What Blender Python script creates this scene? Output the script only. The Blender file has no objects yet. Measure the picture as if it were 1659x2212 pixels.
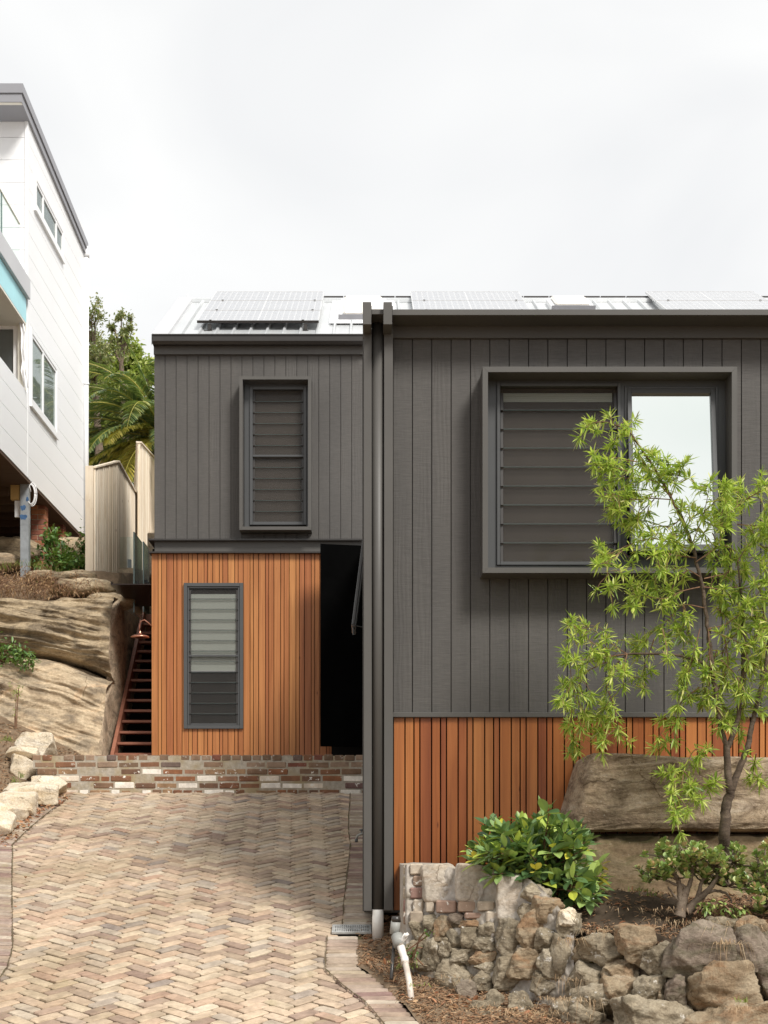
import bpy, bmesh, math, random
from mathutils import Vector, Matrix, noise, Euler
random.seed(7)
R = math.radians
sc = bpy.context.scene
col = sc.collection
# ---------------------------------------------------------------- camera, world, sun
F, UV0, VH = 3072.0, 800.0, 1815.0            # focal length and vanishing point, in units of a 1659 x 2212 picture
cam = bpy.data.cameras.new('camera'); camo = bpy.data.objects.new('camera', cam); col.objects.link(camo)
camo.location = (0, 0, 0); camo.rotation_euler = (R(90), 0, 0)
cam.sensor_fit = 'VERTICAL'; cam.sensor_height = 36; cam.lens = 50
cam.shift_y = (VH-1106)/2212; cam.shift_x = (829.5-UV0)/2212
cam.clip_start = .1; cam.clip_end = 3000
sc.camera = camo
sc.render.resolution_x = 768; sc.render.resolution_y = 1024
sc.view_settings.view_transform = 'Standard'; sc.view_settings.look = 'None'
sc.view_settings.exposure = 0.40; sc.view_settings.gamma = 1; sc.view_settings.use_curve_mapping = False
SUN = Vector((.20, -.29, .37)).normalized()   # direction towards the sun
w = bpy.data.worlds.new('World'); sc.world = w; w.use_nodes = True
nt = w.node_tree; nt.nodes.clear()
out = nt.nodes.new('ShaderNodeOutputWorld')
sky = nt.nodes.new('ShaderNodeTexSky'); sky.sky_type = 'NISHITA'; sky.sun_disc = False
sky.sun_elevation = math.asin(SUN.z); sky.sun_rotation = math.atan2(SUN.x, SUN.y)
b1 = nt.nodes.new('ShaderNodeBackground'); b1.inputs[1].default_value = .1; nt.links.new(sky.outputs[0], b1.inputs[0])
tc = nt.nodes.new('ShaderNodeTexCoord'); mp = nt.nodes.new('ShaderNodeMapping'); mp.inputs['Scale'].default_value = (1, 1, 2.2)
nz = nt.nodes.new('ShaderNodeTexNoise'); nz.inputs['Scale'].default_value = 3.2; nz.inputs['Detail'].default_value = 4; nz.inputs['Roughness'].default_value = .45; nz.inputs['Distortion'].default_value = .5
cr = nt.nodes.new('ShaderNodeValToRGB')
cr.color_ramp.elements[0].position = .33; cr.color_ramp.elements[0].color = (.695, .70, .705, 1)
cr.color_ramp.elements[1].position = .62; cr.color_ramp.elements[1].color = (.80, .80, .79, 1)
b2 = nt.nodes.new('ShaderNodeBackground'); b2.inputs[1].default_value = 1.0
nt.links.new(tc.outputs['Generated'], mp.inputs[0]); nt.links.new(mp.outputs[0], nz.inputs[0]); nt.links.new(nz.outputs[0], cr.inputs[0]); nt.links.new(cr.outputs[0], b2.inputs[0])
mx = nt.nodes.new('ShaderNodeMixShader'); mx.inputs[0].default_value = .95
nt.links.new(b1.outputs[0], mx.inputs[1]); nt.links.new(b2.outputs[0], mx.inputs[2]); nt.links.new(mx.outputs[0], out.inputs[0])
sl = bpy.data.lights.new('sun', 'SUN'); slo = bpy.data.objects.new('sun', sl); col.objects.link(slo)
sl.energy = 3.1; sl.angle = R(16); sl.color = (1, .965, .91)
slo.rotation_euler = (-SUN).to_track_quat('-Z', 'Y').to_euler(); slo.location = (20, -20, 20)

# ---------------------------------------------------------------- helpers
def P(U, V, d): return Vector(((U-UV0)/F*d, d, (VH-V)/F*d))
def X(U, d): return (U-UV0)/F*d
def Z(V, d): return (VH-V)/F*d
SL, SC = .2409, -3.4
def G(U, V):                                   # picture point -> point on the sloping driveway
    d = F/((V-1075)/3.4); return Vector(((U-UV0)/F*d, d, SL*d+SC))
def tag(o, label=None, cat=None, group=None, kind=None):
    if label: o['label'] = label
    if cat: o['category'] = cat
    if group: o['group'] = group
    if kind: o['kind'] = kind
    return o
def thing(name, loc, label, cat, group=None):
    o = bpy.data.objects.new(name, None); col.objects.link(o); o.location = loc; o.empty_display_size = .2
    return tag(o, label, cat, group)
def rootloc(p):
    v = Vector((0, 0, 0))
    while p: v += p.location; p = p.parent
    return v
class MB:
    def __init__(s): s.v = []; s.f = []; s.smooth = False; s.m = []
    def add(s, vs, fs):
        n = len(s.v); s.v += [tuple(q) for q in vs]; s.f += [tuple(i+n for i in f) for f in fs]
    def box(s, x0, x1, y0, y1, z0, z1, c=0.0, M=None):
        if c <= 0:
            vs = [(x, y, z) for x in (x0, x1) for y in (y0, y1) for z in (z0, z1)]
            fs = [(0, 1, 3, 2), (4, 6, 7, 5), (0, 4, 5, 1), (2, 3, 7, 6), (0, 2, 6, 4), (1, 5, 7, 3)]
        else:
            bm = bmesh.new(); bmesh.ops.create_cube(bm, size=1)
            for q in bm.verts: q.co = Vector((x0+(x1-x0)*(q.co.x+.5), y0+(y1-y0)*(q.co.y+.5), z0+(z1-z0)*(q.co.z+.5)))
            bmesh.ops.bevel(bm, geom=bm.edges[:], offset=c, segments=1, affect='EDGES')
            bm.verts.ensure_lookup_table(); bm.verts.index_update()
            vs = [q.co.copy() for q in bm.verts]; fs = [[q.index for q in f.verts] for f in bm.faces]; bm.free()
        if M: vs = [M @ Vector(q) for q in vs]
        s.add(vs, fs); return s
    def quad(s, a, b, c, d): s.add([a, b, c, d], [(0, 1, 2, 3)]); return s
    def tube(s, pts, rad, n=8, cap=True):
        pts = [Vector(p) for p in pts]; k = len(pts)
        if not isinstance(rad, (list, tuple)): rad = [rad]*k
        rings = []; up = Vector((.13, .21, 1)).normalized()
        for i, p in enumerate(pts):
            t = (pts[min(i+1, k-1)]-pts[max(i-1, 0)])
            if t.length < 1e-9: t = Vector((0, 0, 1))
            t.normalize(); a = t.cross(up)
            if a.length < .05: a = t.cross(Vector((1, 0, 0)))
            a.normalize(); b = t.cross(a)
            rings.append([p+(a*math.cos(2*math.pi*j/n)+b*math.sin(2*math.pi*j/n))*rad[i] for j in range(n)])
        vs = [q for r in rings for q in r]
        fs = [(i*n+j, i*n+(j+1) % n, (i+1)*n+(j+1) % n, (i+1)*n+j) for i in range(k-1) for j in range(n)]
        if cap: fs += [tuple(range(n))[::-1], tuple(range((k-1)*n, k*n))]
        s.add(vs, fs); return s
    def build(s, name, mat, parent=None, label=None, smooth=False, bevel=0):
        me = bpy.data.meshes.new(name)
        off = rootloc(parent) if parent else Vector((0, 0, 0))
        own = Vector((0, 0, 0))
        if parent is None and s.v:
            xs = [q[0] for q in s.v]; ys = [q[1] for q in s.v]; zs = [q[2] for q in s.v]
            own = Vector(((min(xs)+max(xs))/2, (min(ys)+max(ys))/2, min(zs)))
        o = off+own
        me.from_pydata([(a-o.x, b-o.y, c-o.z) for a, b, c in s.v], [], s.f); me.materials.append(mat)
        if smooth: me.polygons.foreach_set('use_smooth', [True]*len(me.polygons))
        me.update()
        ob = bpy.data.objects.new(name, me); col.objects.link(ob)
        if parent: ob.parent = parent
        else: ob.location = own
        if label: ob['label'] = label
        if bevel:
            m = ob.modifiers.new('bevel', 'BEVEL'); m.width = bevel; m.segments = 2; m.limit_method = 'ANGLE'
        return ob

# ---------------------------------------------------------------- materials
class NT:
    def __init__(s, name):
        s.m = bpy.data.materials.new(name); s.m.use_nodes = True; s.t = s.m.node_tree; s.t.nodes.clear()
        s.out = s.t.nodes.new('ShaderNodeOutputMaterial')
        s.p = s.t.nodes.new('ShaderNodeBsdfPrincipled'); s.L(s.p.outputs[0], s.out.inputs[0])
        s.tc = s.t.nodes.new('ShaderNodeTexCoord').outputs['Object']
    def L(s, a, b): s.t.links.new(a, b)
    def n(s, typ, **kw):
        q = s.t.nodes.new(typ)
        for k, v in kw.items():
            if k in q.inputs: q.inputs[k].default_value = v
            else: setattr(q, k, v)
        return q
    def isl(s): return s.n('ShaderNodeNewGeometry').outputs['Random Per Island']
    def mapping(s, scale, src=None, offset=None):
        q = s.n('ShaderNodeMapping', Scale=scale); s.L(src or s.tc, q.inputs[0])
        if offset: s.L(offset, q.inputs['Location'])
        return q.outputs[0]
    def noise(s, scale=5, detail=4, rough=.55, vec=None, dist=0):
        q = s.n('ShaderNodeTexNoise', Scale=scale, Detail=detail, Roughness=rough, Distortion=dist); s.L(vec or s.tc, q.inputs[0]); return q.outputs[0]
    def ramp(s, f, stops, interp='LINEAR'):
        q = s.n('ShaderNodeValToRGB'); q.color_ramp.interpolation = interp
        e = q.color_ramp.elements
        while len(e) < len(stops): e.new(.5)
        for i, (p, c) in enumerate(stops):
            e[i].position = p; e[i].color = (c if len(c) == 4 else (*c, 1)) if isinstance(c, tuple) else (c, c, c, 1)
        s.L(f, q.inputs[0]); return q.outputs[0]
    def mix(s, f, a, b, mode='MIX'):
        q = s.n('ShaderNodeMix', data_type='RGBA', blend_type=mode)
        for i, x in ((0, f), (6, a), (7, b)):
            if isinstance(x, (int, float)): q.inputs[i].default_value = x
            elif isinstance(x, tuple): q.inputs[i].default_value = (*x, 1) if len(x) == 3 else x
            else: s.L(x, q.inputs[i])
        return q.outputs[2]
    def math(s, op, a, b=None):
        q = s.n('ShaderNodeMath', operation=op)
        for i, x in ((0, a), (1, b)):
            if x is None: continue
            if isinstance(x, (int, float)): q.inputs[i].default_value = x
            else: s.L(x, q.inputs[i])
        return q.outputs[0]
    def bump(s, h, strength=.3, dist=.01, prev=None):
        q = s.n('ShaderNodeBump', Strength=strength, Distance=dist); s.L(h, q.inputs['Height'])
        if prev: s.L(prev, q.inputs['Normal'])
        s.L(q.outputs[0], s.p.inputs['Normal']); return q.outputs[0]
    def base(s, c, rough=.6, metal=0, spec=.5):
        if isinstance(c, tuple): s.p.inputs['Base Color'].default_value = (*c, 1)
        else: s.L(c, s.p.inputs['Base Color'])
        s.p.inputs['Roughness'].default_value = rough; s.p.inputs['Metallic'].default_value = metal
        s.p.inputs['Specular IOR Level'].default_value = spec
        return s
    def offs(s, k=37.0):
        q = s.n('ShaderNodeCombineXYZ'); i = s.isl(); s.L(s.math('MULTIPLY', i, k), q.inputs[0]); s.L(s.math('MULTIPLY', i, k*1.7), q.inputs[1]); s.L(s.math('MULTIPLY', i, k*2.3), q.inputs[2]); return q.outputs[0]

def simple(name, c, rough=.5, metal=0, spec=.5, var=.12, scale=6, bump=0, bscale=60):
    n = NT(name); c2 = tuple(x*(1-var) for x in c); c1 = tuple(min(1, x*(1+var)) for x in c)
    n.base(n.ramp(n.noise(scale, 5), [(.3, c2), (.7, c1)]), rough, metal, spec)
    if bump: n.bump(n.noise(bscale, 4), bump, .004)
    return n.m
def paint_board():
    n = NT('charcoal_sawn_board'); off = n.offs(11)
    fine = n.noise(1, 5, .65, n.mapping((9, 9, 150), offset=off))
    knots = n.noise(1, 3, .5, n.mapping((20, 20, 4), offset=off), dist=1.6)
    rings = n.n('ShaderNodeTexWave', wave_type='BANDS', bands_direction='X', Scale=9.0, Distortion=9.0, Detail=3.0); n.L(n.mapping((1, 1, .16), offset=off), rings.inputs[0])
    pat = n.ramp(n.noise(1, 2, .5, n.mapping((3, 3, .7), offset=off)), [(.45, 0.0), (.66, 1.0)])
    big = n.noise(.6, 3)
    c = n.ramp(big, [(.3, (.073, .068, .063)), (.7, (.089, .083, .077))])
    c = n.mix(.55, c, n.ramp(fine, [(.3, (.55,)*3), (.7, (1.25,)*3)]), 'MULTIPLY')
    c = n.mix(1.0, c, n.ramp(n.noise(1, 5, .6, n.mapping((5, 5, .5))), [(.3, (.90, .90, .90)), (.7, (1.10, 1.09, 1.07))]), 'MULTIPLY')
    n.base(c, .62, 0, .4)
    b = n.bump(fine, .55, .003)
    r = n.math('MULTIPLY', rings.outputs['Fac'], pat)
    b = n.bump(r, .45, .003, b); n.bump(knots, .35, .004, b)
    return n.m
def timber(name, stops, rough=.5, grain=1.0, axis='z', wear=None, light=False):
    n = NT(name); off = n.offs(23)
    sc_ = {'z': (38, 38, .9), 'x': (.9, 38, 38), 'y': (38, .9, 38)}[axis]; s2 = {'z': (9, 9, .5), 'x': (.5, 9, 9), 'y': (9, .5, 9)}[axis]
    g = n.noise(1, 6, .6, n.mapping(sc_, offset=off), dist=.3)
    g2 = n.noise(1, 3, .5, n.mapping(s2, offset=off), dist=1.2)
    c = n.ramp(n.isl(), stops)
    c = n.mix(.75*grain, c, n.ramp(g, [(.28, (.62, .52, .45)), (.5, (1, 1, 1)), (.75, (1.18, 1.2, 1.25))]), 'MULTIPLY')
    c = n.mix(.8*grain, c, n.ramp(g2, [(.3, (.72, .62, .55)), (.6, (1.08, 1.1, 1.12))]), 'MULTIPLY')
    kv = n.n('ShaderNodeTexVoronoi', Scale=1.0); n.L(n.mapping({'z': (9, 9, 2.2), 'x': (2.2, 9, 9), 'y': (9, 2.2, 9)}[axis], offset=off), kv.inputs['Vector'])
    c = n.mix(1.0, c, n.ramp(kv.outputs['Distance'], [(.03, (.35, .26, .2)), (.075, (1, 1, 1))]), 'MULTIPLY')
    if wear: c = n.mix(n.ramp(n.noise(7, 5, .6, n.mapping((1, 1, .3), offset=off)), [(.5, 0.0), (.8, .8)]), c, wear)
    n.base(c, rough, 0, .4); n.bump(g, .25, .003)
    return n.m
def brick(name, stops, white=0.0, rough=.85, spots=(.8, .76, .68), axis=None):
    n = NT(name); off = n.offs(31)
    c = n.ramp(n.isl(), stops, 'CONSTANT' if white else 'LINEAR')
    v = n.noise(26, 5, .65, n.mapping((1, 1, 1), offset=off)); v2 = n.noise(9, 4, .6, n.mapping((1, 1, 1), offset=off))
    c = n.mix(.9, c, n.ramp(v2, [(.3, (.74, .72, .70)), (.65, (1.15, 1.13, 1.1))]), 'MULTIPLY')
    c = n.mix(.7, c, n.ramp(v, [(.3, (.78, .76, .74)), (.7, (1.12, 1.1, 1.08))]), 'MULTIPLY')
    if white:
        f = n.ramp(n.noise(16, 6, .7, n.mapping((1, 1, 1), offset=off)), [(.60, 0.0), (.64, 1.0)])
        c = n.mix(n.math('MULTIPLY', f, white), c, spots)
    if 'paver' in name:
        c = n.mix(.85, c, n.ramp(n.noise(.9, 5, .6), [(.32, (.72, .69, .63)), (.6, (1.03, 1.03, 1.03))]), 'MULTIPLY')
        c = n.mix(n.math('MULTIPLY', n.ramp(n.noise(3.4, 6, .7), [(.58, 0.0), (.72, 1.0)]), .45), c, (.30, .25, .13))
    n.base(c, rough, 0, .3); b = n.bump(v, .5, .004); n.bump(v2, .4, .008, b)
    return n.m
def stone(name, cols, scale=1.0, bed=True, rough=.9, dark=(.05, .042, .034), stain=.5, bump=1.0, lichen=None, tilt=0, spots=None):
    n = NT(name); tone = .90 if 'honey' in name or 'pale_lower' in name or 'cream' in name or 'pale_render' in name else (1.5 if 'cut' in name else .76)
    cols = [tuple(x*tone for x in c_) for c_ in cols]
    ob = n.n('ShaderNodeObjectInfo').outputs['Random']
    cb = n.n('ShaderNodeCombineXYZ'); n.L(n.math('MULTIPLY', ob, 40.0), cb.inputs[0]); n.L(n.math('MULTIPLY', ob, 17.0), cb.inputs[2])
    mpn = n.n('ShaderNodeMapping', Scale=(.8*scale, .8*scale, (2.7 if bed else 1.2)*scale), Rotation=(0, tilt, 0)); n.L(n.tc, mpn.inputs[0]); n.L(cb.outputs[0], mpn.inputs['Location']); band = mpn.outputs[0]
    f1 = n.noise(1.6, 10, .68, band, dist=.9)
    iso = n.mapping((scale,)*3, offset=cb.outputs[0])
    f2 = n.noise(1.3, 6, .6, iso); f3 = n.noise(24, 5, .7, iso); f4 = n.noise(2.1, 7, .68, n.mapping((scale*.8, scale, scale*2.2), offset=cb.outputs[0]), dist=.6)
    k = len(cols)-1
    c = n.ramp(f1, [(.36+.28*i/k, cols[i]) for i in range(k+1)])
    c = n.mix(.28, c, n.ramp(f2, [(.3, cols[0]), (.7, cols[-1])]))
    c = n.mix(n.math('MULTIPLY', n.ramp(f4, [(.48, 0.0), (.60, 1.0)]), stain), c, dark)
    if lichen: c = n.mix(n.ramp(n.noise(4, 9, .75, iso), [(.60, 0.0), (.64, .85)]), c, lichen)
    if spots: c = n.mix(n.ramp(n.noise(60, 3, .6, iso), [(.66, 0.0), (.70, .8)]), c, spots)
    c = n.mix(.9, c, n.ramp(f3, [(.3, (.68, .66, .63)), (.7, (1.28, 1.28, 1.26))]), 'MULTIPLY')
    vo = n.n('ShaderNodeTexVoronoi', feature='DISTANCE_TO_EDGE', Scale=.9)
    wv = n.n('ShaderNodeMapping', Scale=(scale, scale, 1.9*scale)); n.L(n.tc, wv.inputs[0])
    nd = n.n('ShaderNodeTexNoise', Scale=2.2*scale, Detail=5.0); n.L(n.tc, nd.inputs[0])
    va = n.n('ShaderNodeVectorMath', operation='MULTIPLY_ADD'); n.L(nd.outputs['Color'], va.inputs[0]); va.inputs[1].default_value = (1.1, 1.1, 1.1); n.L(wv.outputs[0], va.inputs[2]); n.L(va.outputs[0], vo.inputs['Vector'])
    ck = n.ramp(vo.outputs['Distance'], [(.0, 0.0), (.016, 1.0)])
    ckm = n.math('MAXIMUM', ck, n.ramp(f2, [(.42, 0.0), (.50, 1.0)]))
    c = n.mix(1.0, c, n.ramp(ckm, [(0, (.42, .38, .34)), (1, (1, 1, 1))]), 'MULTIPLY')
    n.base(c, rough, 0, .25)
    n.bump(ckm, .8, .02)
    b = n.bump(f1, .7*bump, .035); b = n.bump(f4, .5*bump, .03, b); n.bump(f3, .6*bump, .007, b)
    return n.m
def leaf(name, stops, rough=.45, trans=.35, tcol=(.35, .5, .05)):
    n = NT(name); c = n.ramp(n.isl(), stops)
    n.base(c, rough, 0, .5)
    t = n.n('ShaderNodeBsdfTranslucent'); n.L(n.mix(.6, c, tcol), t.inputs[0])
    m = n.n('ShaderNodeMixShader'); m.inputs[0].default_value = trans
    n.L(n.p.outputs[0], m.inputs[1]); n.L(t.outputs[0], m.inputs[2]); n.L(m.outputs[0], n.out.inputs[0])
    return n.m
def glass(name, tint=(.85, .93, .9), refl=.08, rough=.02, edge=.9):
    n = NT(name); n.t.nodes.remove(n.p)
    tr = n.n('ShaderNodeBsdfTransparent'); tr.inputs[0].default_value = (*tint, 1)
    gl = n.n('ShaderNodeBsdfGlossy', Roughness=rough); gl.inputs[0].default_value = (.95, 1, .98, 1)
    lw = n.n('ShaderNodeLayerWeight', Blend=.3)
    f = n.math('ADD', n.math('MULTIPLY', lw.outputs['Fresnel'], edge), refl)
    m = n.n('ShaderNodeMixShader'); n.L(f, m.inputs[0]); n.L(tr.outputs[0], m.inputs[1]); n.L(gl.outputs[0], m.inputs[2]); n.L(m.outputs[0], n.out.inputs[0])
    return n.m

M = {}
M['board'] = paint_board()
M['trim'] = simple('charcoal_paint', (.084, .079, .072), .5, 0, .4, .07, 2.5, .12, 120)
M['frame'] = simple('powdercoat_grey', (.066, .068, .069), .38, 0, .5, .05, 3)
M['gutter'] = simple('gutter_brown', (.030, .026, .023), .35, 0, .5, .2, 2)
M['black'] = simple('black_door', (.003, .003, .003), .9, 0, .0, .2, 3)
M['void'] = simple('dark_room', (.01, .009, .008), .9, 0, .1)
M['timber'] = timber('spotted_gum', [(0, (.37, .125, .030)), (.25, (.29, .088, .023)), (.5, (.43, .165, .044)), (.75, (.23, .062, .019)), (1, (.36, .115, .029))], .42, .85)
M['timber2'] = timber('spotted_gum_weathered', [(0, (.42, .170, .052)), (.25, (.36, .130, .042)), (.5, (.47, .205, .065)), (.7, (.33, .112, .038)), (.85, (.41, .160, .050)), (1, (.37, .138, .045))], .45, .85)
M['stair'] = timber('merbau', [(0, (.26, .105, .065)), (1, (.34, .145, .09))], .5, .6, 'x')
M['joist'] = timber('dark_joist_timber', [(0, (.075, .045, .028)), (1, (.11, .065, .04))], .9, .6, 'x')
M['fence'] = timber('pale_paling', [(0, (.80, .70, .54)), (.4, (.92, .83, .69)), (.7, (.74, .62, .46)), (1, (.88, .78, .62))], .8, .35, wear=(.60, .45, .29))
M['sleeper'] = timber('sleeper', [(0, (.42, .33, .19)), (1, (.48, .38, .22))], .85, .8, 'x')
M['ply'] = simple('yellow_ply', (.55, .36, .13), .6)
M['white'] = simple('white_weatherboard', (.87, .875, .88), .5, 0, .4, .015, 1)
M['cream'] = simple('cream_soffit', (.82, .79, .70), .7, 0, .3, .03, 2)
M['bluewrap'] = simple('pale_blue_wrap', (.42, .76, .82), .5, 0, .4, .06, 3)
M['greymetal'] = simple('grey_fascia', (.27, .27, .29), .4, 0, .5, .04, 1)
M['lightmetal'] = simple('light_grey_flashing', (.52, .52, .53), .4, 0, .5, .04, 1)
M['pvc'] = simple('white_pvc', (.78, .75, .70), .4, 0, .5, .06, 9, .1, 30)
M['dirtypvc'] = simple('stained_pvc', (.66, .58, .50), .55, 0, .4, .22, 12, .2, 40)
M['greypvc'] = simple('grey_fitting', (.27, .27, .25), .5, 0, .4, .15, 12)
def roofm():
    n = NT('pale_roof_sheet'); v = n.noise(1, 4, .6, n.mapping((6, .8, .8))); w_ = n.noise(1.1, 4, .5)
    n.base(n.mix(.5, n.ramp(v, [(.3, (.55, .57, .58)), (.7, (.72, .73, .73))]), n.ramp(w_, [(.3, (.56, .58, .59)), (.7, (.72, .73, .73))])), .28, .35, .5); return n.m
M['roof'] = roofm()
def pvm():
    n = NT('solar_cells')
    b = n.n('ShaderNodeTexBrick', offset=0.0, Scale=1.0); b.inputs['Mortar Size'].default_value = .0022; b.inputs['Brick Width'].default_value = .0835; b.inputs['Row Height'].default_value = .165
    b.inputs['Color1'].default_value = (.60, .61, .63, 1); b.inputs['Color2'].default_value = (.63, .64, .66, 1); b.inputs['Mortar'].default_value = (.95, .95, .95, 1)  # pale tone puts the sky's reflection into the colour of dark cells
    n.L(n.mapping((1, 1, 1)), b.inputs[0]); n.base(b.outputs[0], .12, .62, .6); return n.m
M['pv'] = pvm()
M['pvframe'] = simple('panel_frame_alloy', (.74, .74, .74), .35, .5)
M['pvedge'] = simple('panel_edge_dark', (.035, .03, .028), .4, .2)
M['glass'] = simple('louvre_glass', (.060, .055, .049), .12, 0, .4, .05, 3)
M['glass'].node_tree.nodes['Principled BSDF'].inputs['Alpha'].default_value = .22
M['edge'] = simple('green_glass_edge', (.13, .20, .19), .2, 0, .6)
M['poolglass'] = glass('clear_green_glass', (.93, .96, .94), .03, .02, .25)
M['greenglass'] = glass('green_fence_glass', (.52, .66, .54), .28, .05, .5)
M['pane'] = glass('window_glass', (.85, .87, .86), .07, .02, .3)
def mirr():
    n = NT('reflective_glass'); n.base(n.ramp(n.noise(1.2, 2), [(.3, (.84, .89, .85)), (.7, (.90, .93, .90))]), .03, 1.0); return n.m
M['mirror'] = mirr()
M['screen'] = simple('flyscreen_mesh', (.058, .046, .036), .7, 0, .3, .08, 3)
def blindm():
    n = NT('pale_blind'); wv = n.n('ShaderNodeTexWave', wave_type='BANDS', bands_direction='Z', Scale=22.0, Distortion=2.2, Detail=1.0); n.L(n.mapping((.6, 1, 1)), wv.inputs[0])
    n.base(n.ramp(wv.outputs['Fac'], [(.2, (.44, .47, .41)), (.8, (.52, .55, .49))]), .8, 0, .2); return n.m
M['blind'] = blindm()
M['galv'] = simple('galvanised_steel', (.30, .32, .335), .5, .2, .5, .25, 8)
M['bluepaint'] = simple('blue_primer', (.05, .11, .22), .6, 0, .3, .4, 15)
M['copper'] = simple('copper', (.55, .26, .18), .3, .9, .5, .15, 20)
M['canopy'] = simple('dark_bronze_sheet', (.030, .020, .016), .32, .5, .5, .3, 3)
M['brickwall'] = brick('reclaimed_wall_brick', [(0, (.22, .11, .062)), (.12, (.16, .092, .06)), (.24, (.27, .12, .06)), (.34, (.20, .125, .08)), (.44, (.19, .088, .05)), (.52, (.30, .19, .11)), (.60, (.18, .11, .10)), (.67, (.84, .80, .73)), (.84, (.28, .155, .10)), (.92, (.70, .62, .52))], .95)
M['brickcap'] = brick('brown_cap_brick', [(0, (.18, .12, .08)), (.3, (.25, .165, .11)), (.5, (.21, .105, .06)), (.62, (.30, .215, .155)), (.8, (.145, .105, .09)), (.92, (.20, .08, .055))], .35)
M['oldbrick'] = brick('worn_old_brick', [(0, (.34, .25, .19)), (.25, (.27, .17, .145)), (.4, (.38, .32, .25)), (.6, (.34, .235, .185)), (.8, (.50, .44, .36)), (.92, (.32, .28, .21))], .95)
M['paver'] = brick('clay_paver', [(0, (.45, .36, .265)), (.13, (.55, .46, .345)), (.26, (.48, .355, .26)), (.36, (.52, .42, .32)), (.46, (.43, .375, .31)), (.54, (.40, .27, .20)), (.60, (.55, .43, .32)), (.74, (.42, .335, .25)), (.86, (.30, .215, .175)), (.93, (.58, .50, .39)), (1, (.28, .235, .21))], 0)
M['paver2'] = brick('border_paver', [(0, (.40, .32, .24)), (.2, (.25, .165, .15)), (.35, (.50, .44, .36)), (.5, (.29, .20, .175)), (.65, (.44, .37, .28)), (.8, (.33, .26, .215)), (1, (.54, .48, .40))], 0)
M['pier'] = brick('orange_pier_brick', [(0, (.44, .17, .09)), (.35, (.26, .10, .07)), (.6, (.50, .22, .11)), (.85, (.22, .09, .075)), (1, (.46, .19, .10))], 0)
def mortar(name, c, moss=None):
    n = NT(name); v = n.noise(22, 6, .65); v2 = n.noise(3, 5, .6)
    k = n.ramp(v, [(.3, tuple(x*.72 for x in c)), (.7, tuple(x*1.18 for x in c))])
    if moss: k = n.mix(n.ramp(v2, [(.45, 0.0), (.65, .75)]), k, moss)
    n.base(k, .95, 0, .2); b = n.bump(v, .7, .008); n.bump(v2, .6, .02, b); return n.m
M['mortar'] = mortar('lime_mortar', (.40, .355, .29), (.31, .23, .11))
M['mortar2'] = mortar('grey_mortar', (.42, .38, .335), (.24, .20, .14))
M['pale'] = stone('pale_render_stone', [(.44, .385, .32), (.56, .50, .43), (.62, .57, .50)], 1.6, False, .95, (.34, .24, .15), .45, .8)
M['sand'] = mortar('joint_sand', (.12, .09, .055), (.10, .09, .04))
M['ledge'] = stone('honey_sandstone', [(.16, .12, .078), (.36, .275, .175), (.50, .39, .255), (.60, .49, .34)], 1.25, True, .95, (.10, .08, .06), .6, 1.2, tilt=.12)
M['ledge2'] = stone('pale_lower_sandstone', [(.28, .21, .14), (.48, .38, .26), (.62, .51, .36), (.70, .50, .32)], 1.1, True, .95, (.16, .135, .105), .6, 1.1, tilt=.35)
M['cutrock'] = stone('dark_cut_rock', [(.24, .185, .125), (.36, .28, .20), (.46, .37, .27)], 1.6, False, .85, (.16, .13, .10), .6, .9)
M['boulder'] = stone('grey_brown_sandstone', [(.23, .16, .10), (.42, .31, .20), (.54, .42, .29), (.62, .51, .39)], 1.5, True, .95, (.125, .085, .055), .8, 1.5, tilt=-.15, spots=(.55, .50, .42))
M['lowrock'] = stone('mossy_lower_rock', [(.28, .19, .115), (.38, .275, .165), (.44, .34, .22)], 1.3, True, .95, (.13, .13, .055), .6, .7, tilt=-.05, spots=(.48, .42, .34))
M['block'] = stone('cream_sandstone', [(.60, .50, .36), (.72, .62, .48), (.80, .73, .62)], 2.0, False, .95, (.62, .45, .25), .4, 1.2)
M['rubble'] = stone('weathered_rubble', [(.27, .215, .145), (.42, .35, .25), (.54, .47, .36)], 2.6, False, .95, (.12, .098, .065), .7, 1.3, lichen=(.66, .63, .58))
M['rubblet'] = stone('tan_rubble', [(.30, .21, .125), (.42, .33, .22), (.50, .42, .31)], 2.4, False, .95, (.28, .14, .065), .5, 1.3)
M['rubbled'] = stone('purple_brown_rubble', [(.17, .125, .10), (.27, .21, .165), (.37, .31, .24)], 2.2, False, .95, (.085, .08, .045), .6, 1.3)
M['soil'] = mortar('dark_soil', (.085, .062, .043), (.055, .040, .028))
M['dirt'] = mortar('leafy_dirt', (.22, .155, .10), (.13, .095, .06))
M['mulchchip'] = brick('mulch_chip', [(0, (.20, .11, .06)), (.3, (.32, .19, .11)), (.55, (.44, .29, .17)), (.8, (.15, .085, .05)), (1, (.52, .37, .23))], 0)
M['litter'] = leaf('dry_leaf', [(0, (.34, .13, .06)), (.4, (.46, .22, .11)), (.7, (.50, .33, .18)), (1, (.24, .10, .05))], .7, .1, (.4, .2, .1))
M['straw'] = leaf('dry_grass', [(0, (.40, .27, .15)), (.5, (.52, .39, .24)), (1, (.33, .20, .11))], .7, .2, (.5, .35, .15))
M['drybush'] = leaf('dry_bush', [(0, (.22, .12, .05)), (.5, (.36, .22, .11)), (1, (.44, .30, .16))], .8, .15, (.4, .25, .1))
M['grass'] = leaf('green_grass', [(0, (.12, .19, .03)), (1, (.26, .32, .07))], .6, .3)
M['bark'] = stone('brush_bark', [(.085, .060, .042), (.15, .11, .08), (.21, .16, .12)], 6, False, .95, (.04, .03, .025), .5, .5)
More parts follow.
